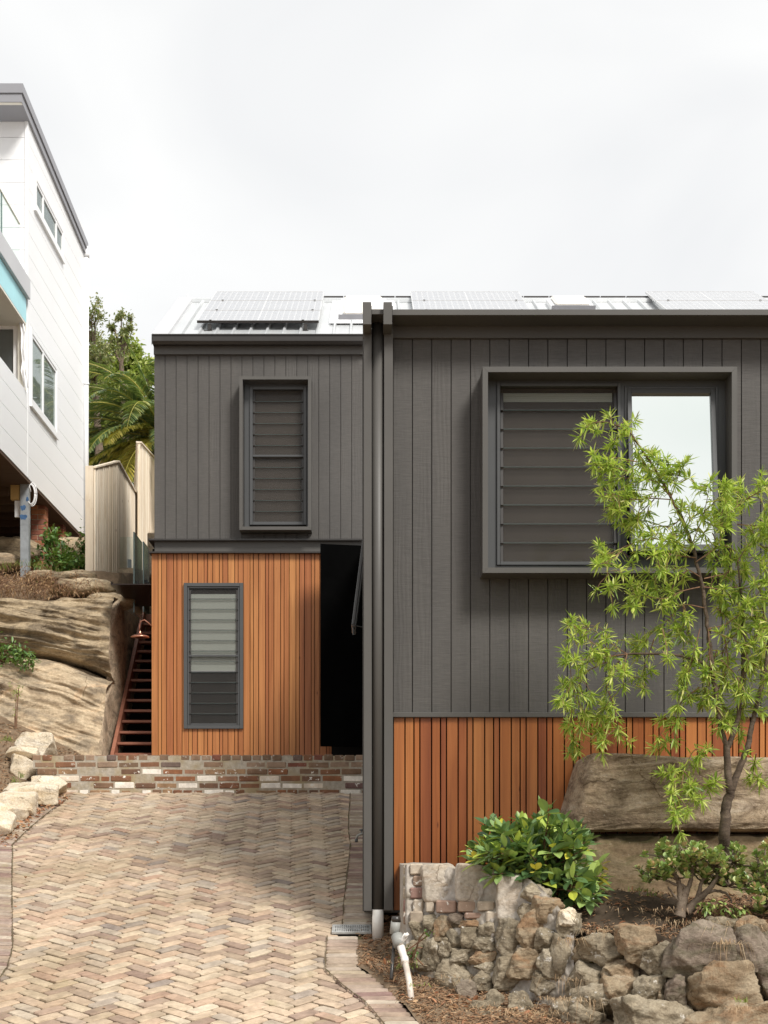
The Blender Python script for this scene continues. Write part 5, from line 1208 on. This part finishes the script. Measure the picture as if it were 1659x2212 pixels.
# ---- glossy shrub on the stone wall
def leafyshrub(name, label, loc, shoots, mat, Lr, Wr, per=9, stemmat=None, wide=.5, cat='shrub', yellow=0):
    t = thing(name, loc, label, cat); m = MB(); st = MB(); yl = MB(); base = Vector(loc)
    for q, d in shoots:
        a = base+Vector((rnd.gauss(0, .06), rnd.gauss(0, .04), 0)); st.tube(smoothpath([a, a.lerp(q, .55)+Vector((0, 0, .04)), q], 3), [.008, .007, .006, .005, .004, .004, .003], 5)
        mm = yl if rnd.random() < yellow else m
        for i in range(per):
            an = i*2.4+rnd.uniform(-.3, .3); tt = i/per; _, s, n_ = frame_of(d)
            dd = (d*(1.1-tt*.9)+(s*math.cos(an)+n_*math.sin(an))*(.45+tt*.7)).normalized()
            L = rnd.uniform(*Lr)*(.6+.5*min(1, tt*2)); 
            leafmesh(mm if i < 3 else m, q-d*tt*.10, dd, L, L*rnd.uniform(*Wr), .22, rnd.uniform(-.05, .2), roll=rnd.gauss(0, .35), segs=5, wide=wide)
    st.build('stems', stemmat or M['twig'], t); m.build('foliage', mat, t, smooth=False)
    if yl.v: yl.build('yellow_leaves', M['flower'], t)
    return t
sh = []
for (U, V, n_) in ((1085, 1800, 8), (1130, 1795, 12), (1175, 1790, 12), (1220, 1800, 12), (1255, 1815, 8), (1065, 1830, 8), (1100, 1845, 12), (1140, 1840, 14), (1190, 1840, 16), (1235, 1850, 14), (1080, 1870, 8), (1120, 1880, 14), (1165, 1890, 14), (1210, 1895, 14), (1255, 1885, 10), (1040, 1838, 5), (1070, 1895, 5), (1140, 1915, 7), (1200, 1925, 8), (1250, 1925, 6), (1285, 1915, 5), (1300, 1930, 3), (1275, 1875, 4), (1025, 1850, 2)):
    for i in range(n_):
        q = P(U+rnd.gauss(0, 15), V+rnd.gauss(0, 13), rnd.uniform(9.65, 10.3)); c_ = P(1165, 1890, 10.0); sh.append((q, ((q-c_)*1.2+Vector((rnd.gauss(0, .15), rnd.gauss(-.12, .15), .22+rnd.gauss(0, .1)))).normalized()))
sh += [(P(1066, 1772, 10.1), Vector((0, 0, 1))), (P(1052, 1785, 10.1), Vector((-.2, 0, 1)))]
leafyshrub('gardenia_shrub', 'shrub with large glossy dark green leaves spilling over the stone wall', tuple(P(1170, 1925, 10.05)), sh, M['gardenia'], (.10, .165), (.38, .48), 7, yellow=.05)

# ---- jade plants
def jade(name, label, base, stems, tips, mat, spread=.05):
    t = thing(name, base, label, 'succulent', 'jade plants in the raised bed'); st = MB(); m = MB(); base = Vector(base)
    for pts, r0, r1 in stems:
        pts = smoothpath(pts, 5); k = len(pts); st.tube([p+Vector((rnd.gauss(0, .002), 0, rnd.gauss(0, .002))) for p in pts], [r0+(r1-r0)*i/(k-1) for i in range(k)], 9)
    ends = [p for pts, _, _ in stems for p in pts[-2:]]
    for q in tips:
        e = min(ends, key=lambda p: (p-q).length); st.tube([e, e.lerp(q, .5)+Vector((0, 0, -.01)), q], [.007, .006, .005], 6)
        d = ((q-base)*.6+Vector((0, -.08, .35))+rdir()*.25).normalized(); _, s, n_ = frame_of(d)
        for i in range(9):
            an = i*1.57+(i//2)*.4; tt = i/9; dd = (d*(1.0-tt*.8)+(s*math.cos(an)+n_*math.sin(an))*(.5+tt*.5)).normalized()
            L = rnd.uniform(.036, .056)*(.65+.5*tt); leafmesh(m, q-d*tt*.035, dd, L, L*.72, .18, -.08, roll=rnd.gauss(0, .3), segs=5, wide=.66)
    st.build('stems', M['jadebark'], t, smooth=True); m.build('foliage', mat, t)
def J(x, y, d=9.6): return P(1128+.32*x, 1791.6+.32*y, d)
tips = []
for (x, y, rx, ry, n_) in ((960, 180, 110, 60, 26), (880, 270, 70, 60, 18), (1000, 300, 70, 40, 12), (1100, 200, 90, 50, 22), (1210, 190, 90, 60, 24), (1330, 190, 80, 60, 20), (1430, 200, 80, 60, 18), (1280, 300, 80, 50, 16), (1400, 300, 70, 60, 16), (850, 320, 40, 40, 7), (1120, 280, 50, 30, 6), (1480, 330, 60, 60, 12), (960, 110, 70, 25, 9), (1190, 100, 60, 25, 8), (1440, 120, 60, 25, 7)):
    for i in range(n_): tips.append(P(1128+.32*(x+rnd.gauss(0, rx*.6)), 1791.6+.32*(y+rnd.gauss(0, ry*.6)), rnd.uniform(9.35, 9.95)))
stems = [([J(1065, 590), J(1075, 520), J(1100, 430), J(1120, 400)], .042, .020), ([J(1075, 520), J(1065, 430), J(1050, 330), J(1010, 290)], .026, .010), ([J(1100, 430), J(1085, 380), J(1030, 370), J(970, 340)], .014, .007), ([J(1115, 420), J(1135, 350), J(1150, 290), J(1160, 230)], .018, .009),
         ([J(1110, 560), J(1160, 500), J(1230, 440), J(1280, 380), J(1330, 310)], .032, .012), ([J(1170, 490), J(1200, 400), J(1215, 350), J(1270, 300)], .018, .008), ([J(1240, 430), J(1320, 415), J(1390, 440), J(1415, 500)], .012, .006), ([J(1075, 500), J(1020, 440), J(985, 390)], .010, .006), ([J(1330, 320), J(1400, 380), J(1500, 400)], .010, .006), ([J(1050, 340), J(950, 300), J(880, 320)], .010, .006), ([J(1160, 240), J(1120, 200), J(1000, 180)], .01, .005), ([J(1280, 320), J(1300, 250), J(1420, 220)], .01, .005)]
jade('jade_plant', 'branching jade plant with thick pale stems in the middle of the raised bed', tuple(J(1070, 590)), stems, tips, M['jade'])
tips = []
for (x, y, rx, ry, n_) in ((1640, 200, 60, 70, 16), (1580, 290, 60, 60, 18), (1650, 340, 50, 60, 16), (1560, 400, 60, 50, 14), (1640, 440, 50, 60, 16), (1620, 520, 50, 40, 10), (1700, 300, 60, 90, 20), (1800, 350, 100, 100, 24), (1650, 110, 30, 30, 5)):
    for i in range(n_): tips.append(P(1128+.32*(x+rnd.gauss(0, rx*.6)), 1791.6+.32*(y+rnd.gauss(0, ry*.6)), rnd.uniform(9.25, 9.8)))
stems = [([J(1700, 600, 9.5), J(1680, 500, 9.5), J(1640, 400, 9.5)], .035, .015), ([J(1690, 560, 9.5), J(1740, 450, 9.5), J(1780, 350, 9.5)], .025, .012)]
jade('jade_plant', 'jade plant cut by the right picture edge', tuple(J(1700, 600, 9.5)), stems, tips, M['jade'])

# ---- leaf litter, mulch, straw, grass
def scatter_chips(name, mat, n, region, zf, L=(.015, .05), W=(.004, .012), lift=.012, kind=True, tilt=.35):
    m = MB()
    for i in range(n):
        x, y = region()
        z = zf(x, y); a = rnd.uniform(0, 6.28); L_2 = rnd.uniform(*L)/2; w2 = rnd.uniform(*W)/2
        Mx = Matrix.Translation((x, y, z+rnd.uniform(.001, lift)))@Euler((rnd.gauss(0, tilt), rnd.gauss(0, tilt), a)).to_matrix().to_4x4()
        m.add([Mx@Vector(v) for v in ((-L_2, -w2, 0), (L_2, -w2*.6, .002), (L_2, w2*.6, .002), (-L_2, w2, 0), (-L_2, -w2, -.004), (L_2, -w2*.6, -.002), (L_2, w2*.6, -.002), (-L_2, w2, -.004))], [(0, 1, 2, 3), (0, 4, 5, 1), (1, 5, 6, 2), (2, 6, 7, 3), (3, 7, 4, 0)])
    o = m.build(name, mat); tag(o, kind='stuff'); return o
def reg_bed():
    while 1:
        U = rnd.uniform(1150, 1800); df = fd(U, interp(topV, U))+.15; y = rnd.uniform(df, 10.6); x = X(U, y)
        dm = ((x-X(1330, 10.1))/.55)**2+((y-10.0)/.42)**2
        if dm > 1 or rnd.random() < .12: return x, y
o = scatter_chips('mulch', M['mulchchip'], 5200, reg_bed, bedz, lift=.02)
def reg_low():
    while 1:
        U = rnd.uniform(770, 1250); V = rnd.uniform(1985, 2260); p_ = G(U, V)
        lim = interp([(1985, 815), (2010, 790), (2020, 776), (2092, 776), (2113, 810), (2152, 851), (2185, 882), (2300, 992)], V)
        if U > lim+rnd.gauss(2, 4): return p_.x, p_.y
o = scatter_chips('bark_litter', M['mulchchip'], 6500, reg_low, lowz, L=(.012, .055), lift=.022)
def reg_left():
    y = rnd.uniform(14, 18.6); return leftedge(y)-rnd.uniform(.12, 2.4), y
scatter_chips('slope_mulch', M['mulchchip'], 4500, reg_left, H, L=(.02, .07), W=(.006, .016), lift=.03)
def deadleaves(name, n, region, zf, L=(.03, .07), mat='litter', lift=.02):
    m = MB()
    for i in range(n):
        x, y = region(); z = zf(x, y)+rnd.uniform(.004, lift); dd = rdir(Vector((0, 0, .1)), 1); dd.z *= .3
        leafmesh(m, Vector((x, y, z)), dd, rnd.uniform(*L), rnd.uniform(.012, .03), rnd.uniform(.2, .9), rnd.uniform(-.3, .3), segs=4, roll=rnd.gauss(0, .6))
    tag(m.build(name, M[mat]), kind='stuff')
deadleaves('leaf_litter', 330, reg_low, lowz)
deadleaves('leaf_litter', 260, reg_bed, bedz)
def reg_edge():
    y = rnd.uniform(13.2, 16.1); return leftedge(y)+rnd.gauss(-.02, .06), y
deadleaves('leaf_litter', 260, reg_edge, lambda x, y: SL*y+SC+.005, lift=.035)
def reg_drive():
    y = rnd.uniform(8.6, 16.2); return rnd.uniform(-3.2, -.3), y
deadleaves('fallen_leaves', 26, reg_drive, lambda x, y: SL*y+SC+.003, lift=.006, L=(.02, .045))
def tuft(m, c, n, L, spread, up=.6, w_=.0032, droop=.5):
    for i in range(n):
        d = rdir(Vector((0, 0, up)), .55); d.z = abs(d.z)*(.45 if w_ < .005 else 1); q = c+Vector((rnd.gauss(0, spread), rnd.gauss(0, spread*.6), 0)); l_ = L*rnd.uniform(.5, 1.2); _, s, n_ = frame_of(d)
        p1 = q+d*l_*.5; p2 = q+d*l_+Vector((0, 0, -droop*l_))
        m.add([q-s*w_/2, q+s*w_/2, p1+s*w_/2, p1-s*w_/2, p2], [(0, 1, 2, 3), (3, 2, 4)])
m = MB()
for (U, V, n_, L, s, dd, up, dr_) in ((1240, 2115, 90, .14, .10, fd(1240, 2115)-.06, .2, .9), (1285, 2160, 70, .14, .06, fd(1285, 2160)-.1, .1, 1.2), (1200, 2160, 70, .12, .08, 8.9, .4, .5), (1165, 2190, 90, .13, .12, 8.9, .5, .4), (1590, 2000, 60, .16, .10, 8.95, .4, .5), (1575, 2040, 50, .16, .05, 8.72, 0, 1.3), (1300, 2010, 60, .10, .1, 9.2, .3, .7), (1240, 2030, 60, .10, .06, 9.2, .2, .9), (960, 2120, 60, .10, .12, 9.75, .5, .4), (1000, 2110, 50, .10, .12, 9.7, .5, .4), (870, 2080, 40, .1, .05, 9.8, .8, .2), (1600, 2180, 30, .12, .05, 8.6, .4, .6), (1480, 1990, 60, .12, .15, 9.2, .3, .6), (1420, 1965, 40, .1, .15, 9.4, .3, .6), (900, 2170, 50, .08, .15, 9.35, .6, .3), (1080, 2180, 60, .1, .15, 9.2, .5, .4)):
    tuft(m, P(U, V, dd), n_, L, s, up, droop=dr_)
tag(m.build('straw', M['straw']), kind='stuff')
m = MB()
for (U, V, n_, L, s, dd) in ((875, 2090, 26, .10, .05, 9.85), (880, 2070, 14, .08, .03, 9.95), (15, 1600, 50, .10, .04, 16.9), (30, 1690, 20, .12, .03, 16.3), (45, 1680, 14, .14, .02, 16.4), (80, 1225, 60, .22, .08, 22.4), (110, 1235, 60, .2, .12, 22.2), (30, 1222, 50, .16, .15, 22.0), (0, 1230, 40, .15, .1, 21.8), (175, 1262, 40, .10, .06, 21.4), (150, 1240, 60, .12, .12, 21.9), (190, 1275, 40, .08, .1, 20.9), (110, 1260, 40, .10, .12, 21.2), (225, 1288, 30, .07, .1, 20.6), (1415, 1935, 20, .07, .05, 9.75), (1600, 2165, 16, .06, .02, 8.55), (1380, 1925, 16, .07, .05, 9.8), (905, 2130, 12, .05, .05, 9.6)):
    tuft(m, P(U, V, dd), n_, L, s, .8, w_=.006, droop=.35)
tag(m.build('grass', M['grass']), kind='stuff')
# dry ground cover hanging over the rock ledge
m = MB(); st = MB()
for i in range(3600):
    U = rnd.uniform(-120, 112) if i < 2800 else rnd.uniform(90, 215) ; V = 1262+rnd.gauss(0, 16)-abs(U-20)*.06+max(0, (U-60))*.15; y = rnd.uniform(20.1, 21.6)
    q = P(U, V, y); d = rdir(Vector((0, -.2, -.1)), .8)
    if i % 5 == 0: st.tube([q, q+d*.12, q+d*.2+Vector((0, 0, -.06))], .003, 3, cap=False)
    leafmesh(m, q, d, rnd.uniform(.03, .07), .012, .2, .3)
t = thing('dry_bush', tuple(P(20, 1290, 20.6)), 'brown dried out bush sprawling over the top of the rock outcrop', 'bush'); st.build('stems', M['twig'], t); m.build('foliage', M['drybush'], t)
def smallbush(name, label, blobs, mat, L, W, n, loc, droop=.3, cat='shrub'):
    t = thing(name, loc, label, cat); m = MB(); st = MB(); b = Vector(loc)
    for (U, V, d, rx, rz, k) in blobs:
        for i in range(int(n*k)):
            q = P(U, V, d)+Vector((rnd.gauss(0, rx*.5), rnd.gauss(0, rx*.5), rnd.gauss(0, rz*.5)))
            if i % 14 == 0: st.tube([b+Vector((rnd.gauss(0, .08), 0, 0)), b.lerp(q, .6)+Vector((0, 0, .05)), q], .006, 4)
            leafmesh(m, q, rdir(Vector((0, -.3, .1)), 1), rnd.uniform(*L), rnd.uniform(*W), .2, droop, segs=4, wide=.4)
    st.build('stems', M['twig'], t); m.build('foliage', mat, t)
smallbush('green_shrub', 'low dark green leafy shrub between the brick piers and the fence post', [(122, 1195, 22.9, .25, .28, 1.2), (140, 1215, 22.6, .3, .2, 1.1), (165, 1222, 22.4, .25, .14, .8), (112, 1170, 23.0, .12, .2, .4), (178, 1180, 23, .05, .25, .2)], M['fol3'], (.05, .10), (.03, .06), 420, tuple(P(135, 1245, 22.6)))
smallbush('creeper', 'pale green creeper growing from the crevice at the left edge of the rock outcrop', [(5, 1410, 19.2, .30, .16, 1.0), (40, 1415, 19.2, .2, .10, .7), (62, 1432, 19.2, .12, .07, .4), (-40, 1400, 19.2, .3, .2, .8)], M['fol3'], (.05, .10), (.018, .035), 190, tuple(P(0, 1430, 19.3)), cat='plant')
smallbush('weed', 'thin yellow green weed standing against the rock outcrop near the left edge', [(35, 1490, 18.6, .08, .12, .25), (33, 1540, 18.6, .04, .3, .2)], M['fol2'], (.03, .06), (.008, .015), 160, tuple(P(32, 1625, 18.5)), cat='plant')
smallbush('weed', 'small dark green weed with round leaves by the white pipe', [(890, 2060, 9.9, .05, .04, .25), (925, 2018, 9.75, .03, .03, .12)], M['fol3'], (.015, .03), (.012, .02), 160, tuple(P(890, 2085, 9.9)), cat='plant')
smallbush('seedling', 'little jade seedling with green leaves in the soil below the branching jade plant', [(1525, 1960, 9.45, .06, .03, .3), (1560, 1962, 9.4, .08, .04, .4), (1600, 1968, 9.35, .06, .03, .3)], M['jade'], (.025, .045), (.015, .025), 130, tuple(P(1545, 1975, 9.45)), cat='plant')
for q_, s_, sd in ((P(165, 1200, 23.6), (.45, .3, .28), 61), (P(20, 1190, 23.4), (.5, .3, .2), 62), (P(-10, 1215, 22.6), (.4, .3, .12), 63), (P(135, 1247, 21.5), (.55, .25, .10), 64), (P(175, 1270, 21.0), (.5, .3, .12), 65), (P(240, 1300, 20.7), (.35, .3, .10), 66), (P(275, 1262, 23.3), (.45, .5, .22), 67)):
    lab = {61: 'pale rounded boulder behind the green shrub by the fence', 62: 'grey rock in the dark under the white house', 63: 'low pale rock at the foot of the grey steel post', 64: 'flat brown rock shelf behind the mossy sleeper', 65: 'thin dark rock slab at the foot of the fence post', 66: 'flat stone at the top of the dark cut rock face', 67: 'pale rock shelf under the far fence behind the glass'}[sd]
    rock(q_, s_, sd, M['ledge2' if sd in (61, 63, 67) else 'ledge'], lab, 'rock', None, p=3, rough=.08)

# ---- palm and trees beyond the fences
def palm(name, label, c, fronds, L0):
    t = thing(name, (c.x, c.y, c.z-5), label, 'palm'); tk = MB(); tk.tube([c+Vector((.2, 0, -5.5)), c+Vector((.05, 0, -2.5)), c+Vector((0, 0, -.1))], [.30, .27, .24], 14); tk.build('trunk', M['trunk'], t)
    m = MB(); y_ = MB(); rc = MB()
    for (az, el, L, curl, yel) in fronds:
        d = Vector((math.cos(az)*math.cos(el), math.sin(az)*math.cos(el), math.sin(el))); pts = []; p_ = c.copy(); n = 30
        for i in range(n+1):
            pts.append(p_.copy()); p_ += d*L/n; d = (d+Vector((0, 0, -1))*curl/n*(.4+1.3*i/n)).normalized()
        rc.tube(pts, [.022-.018*i/n for i in range(n+1)], 5)
        _, s, nn_ = frame_of(pts[5]-pts[0])
        mm = y_ if yel else m
        for i in range(3, n+1):
            for h in (0, .33, .66):
                if i+h > n: continue
                a = pts[i].lerp(pts[min(n, i+1)], h); dd = (pts[min(n, i+1)]-pts[i-1]).normalized(); t_ = i/n
                ll = .46*math.sin(math.pi*min(1, .18+t_*.86))**.6
                for sg in (-1, 1):
                    ld = (dd*.75+s*sg*.85+Vector((0, 0, .18+rnd.gauss(0, .08)))).normalized(); leafmesh(mm, a, ld, ll*rnd.uniform(.85, 1.1), .040, .3, .28+rnd.uniform(0, .12), roll=rnd.gauss(0, .3))
    rc.build('frond_stems', M['palmy'], t); m.build('fronds', M['palm'], t)
    if y_.v: y_.build('lower_fronds', M['palmy'], t)
pc = P(352, 945, 29.5); fr = []
for i in range(34):
    az = i*2.399; el = R(78-i*3.3); fr.append((az, min(el, R(62)), 2.5+rnd.uniform(-.3, .3), rnd.uniform(1.6, 2.2), i > 25))
for az, el, L, cu, ye in ((R(172), R(60), 3.0, 1.9, 0), (R(180), R(38), 2.8, 2.0, 0), (R(200), R(50), 2.6, 1.9, 0), (R(190), R(8), 2.4, 1.1, 0), (R(176), R(-8), 2.2, .7, 1), (R(215), R(-12), 2.0, .8, 1), (R(240), R(10), 2.0, 1.4, 1), (R(230), R(45), 2.4, 2.0, 0), (R(178), R(74), 2.3, .7, 0), (R(165), R(20), 2.8, 1.6, 0), (R(186), R(24), 2.9, 1.3, 0), (R(205), R(-20), 2.0, .8, 1), (R(182), R(-30), 1.8, .6, 1)): fr.append((az, el, L, cu, ye))
palm('palm_tree', 'large palm with arching fronds, the lower ones yellow, behind the paling fences', pc, fr, 3)
def crown(name, label, c, blobs, mat, nleaf, L, base, tr=.12, W=.45, loose=0):
    t = thing(name, tuple(base), label, 'tree', 'trees beyond the fence'); tk = MB(); b = Vector(base); lv = MB()
    mid = b.lerp(c, .5); tk.tube([b, mid+Vector((.1, 0, 0)), c+Vector((0, 0, -.3))], [tr, tr*.8, tr*.45], 8)
    for q, r, k in blobs:
        tk.tube([c+Vector((0, 0, -.3)), c.lerp(q, .55)+Vector((0, 0, -.05)), q], [tr*.35, tr*.2, .012], 5)
        n = int(nleaf*k)
        for j in range(max(3, n//55)):
            cc = q+rdir()*r*rnd.uniform(.25, 1)*Vector((1, 1, .8)).x; tk.tube([q, q.lerp(cc, .6), cc], [.012, .008, .004], 4)
            for i in range(55):
                p_ = cc+rdir()*abs(rnd.gauss(0, r*.26)); leafmesh(lv, p_, rdir(Vector((0, 0, .15))), rnd.uniform(L*.6, L*1.2), L*W, .2, .2, segs=3)
    tk.build('trunk', M['trunk'], t); lv.build('crown', mat, t)
def blobs(cU, cV, d, n, ru, rv, r, k=1):
    out_ = []
    for i in range(n):
        a = rnd.uniform(0, 6.28); q = math.sqrt(rnd.random()); out_.append((P(cU+ru*q*math.cos(a), cV+rv*q*math.sin(a), d+rnd.uniform(-.8, .8)), r*rnd.uniform(.7, 1.2), k))
    return out_
crown('sparse_gum_tree', 'sparse olive leaved tree just right of the white downpipe', P(205, 800, 33), blobs(200, 760, 33, 22, 30, 90, .42), M['fol1'], 260, .10, P(205, 1150, 33), W=.35)
crown('wispy_tree', 'wispy top of a tree standing against the sky left of the dark house roof', P(262, 760, 34), [(P(u, v, 34), r, k) for u, v, r, k in ((262, 688, .28, .5), (285, 690, .24, .4), (270, 712, .26, .5), (245, 700, .2, .3), (255, 735, .34, .8), (275, 745, .3, .6), (235, 745, .3, .6))], M['fol1'], 260, .11, P(265, 1150, 34), W=.35)
crown('bushy_tree', 'bushy yellow green tree behind the palm fronds', P(270, 850, 36), blobs(265, 820, 36, 26, 62, 62, .55)+blobs(260, 920, 36, 16, 70, 60, .55), M['fol2'], 420, .13, P(270, 1150, 36))
crown('dark_leafy_tree', 'dark leafy tree low behind the palm, next to the white downpipe', P(230, 980, 38), blobs(240, 960, 38, 26, 75, 80, .6)+blobs(330, 1000, 38, 8, 40, 60, .6), M['fol3'], 520, .15, P(230, 1180, 38))
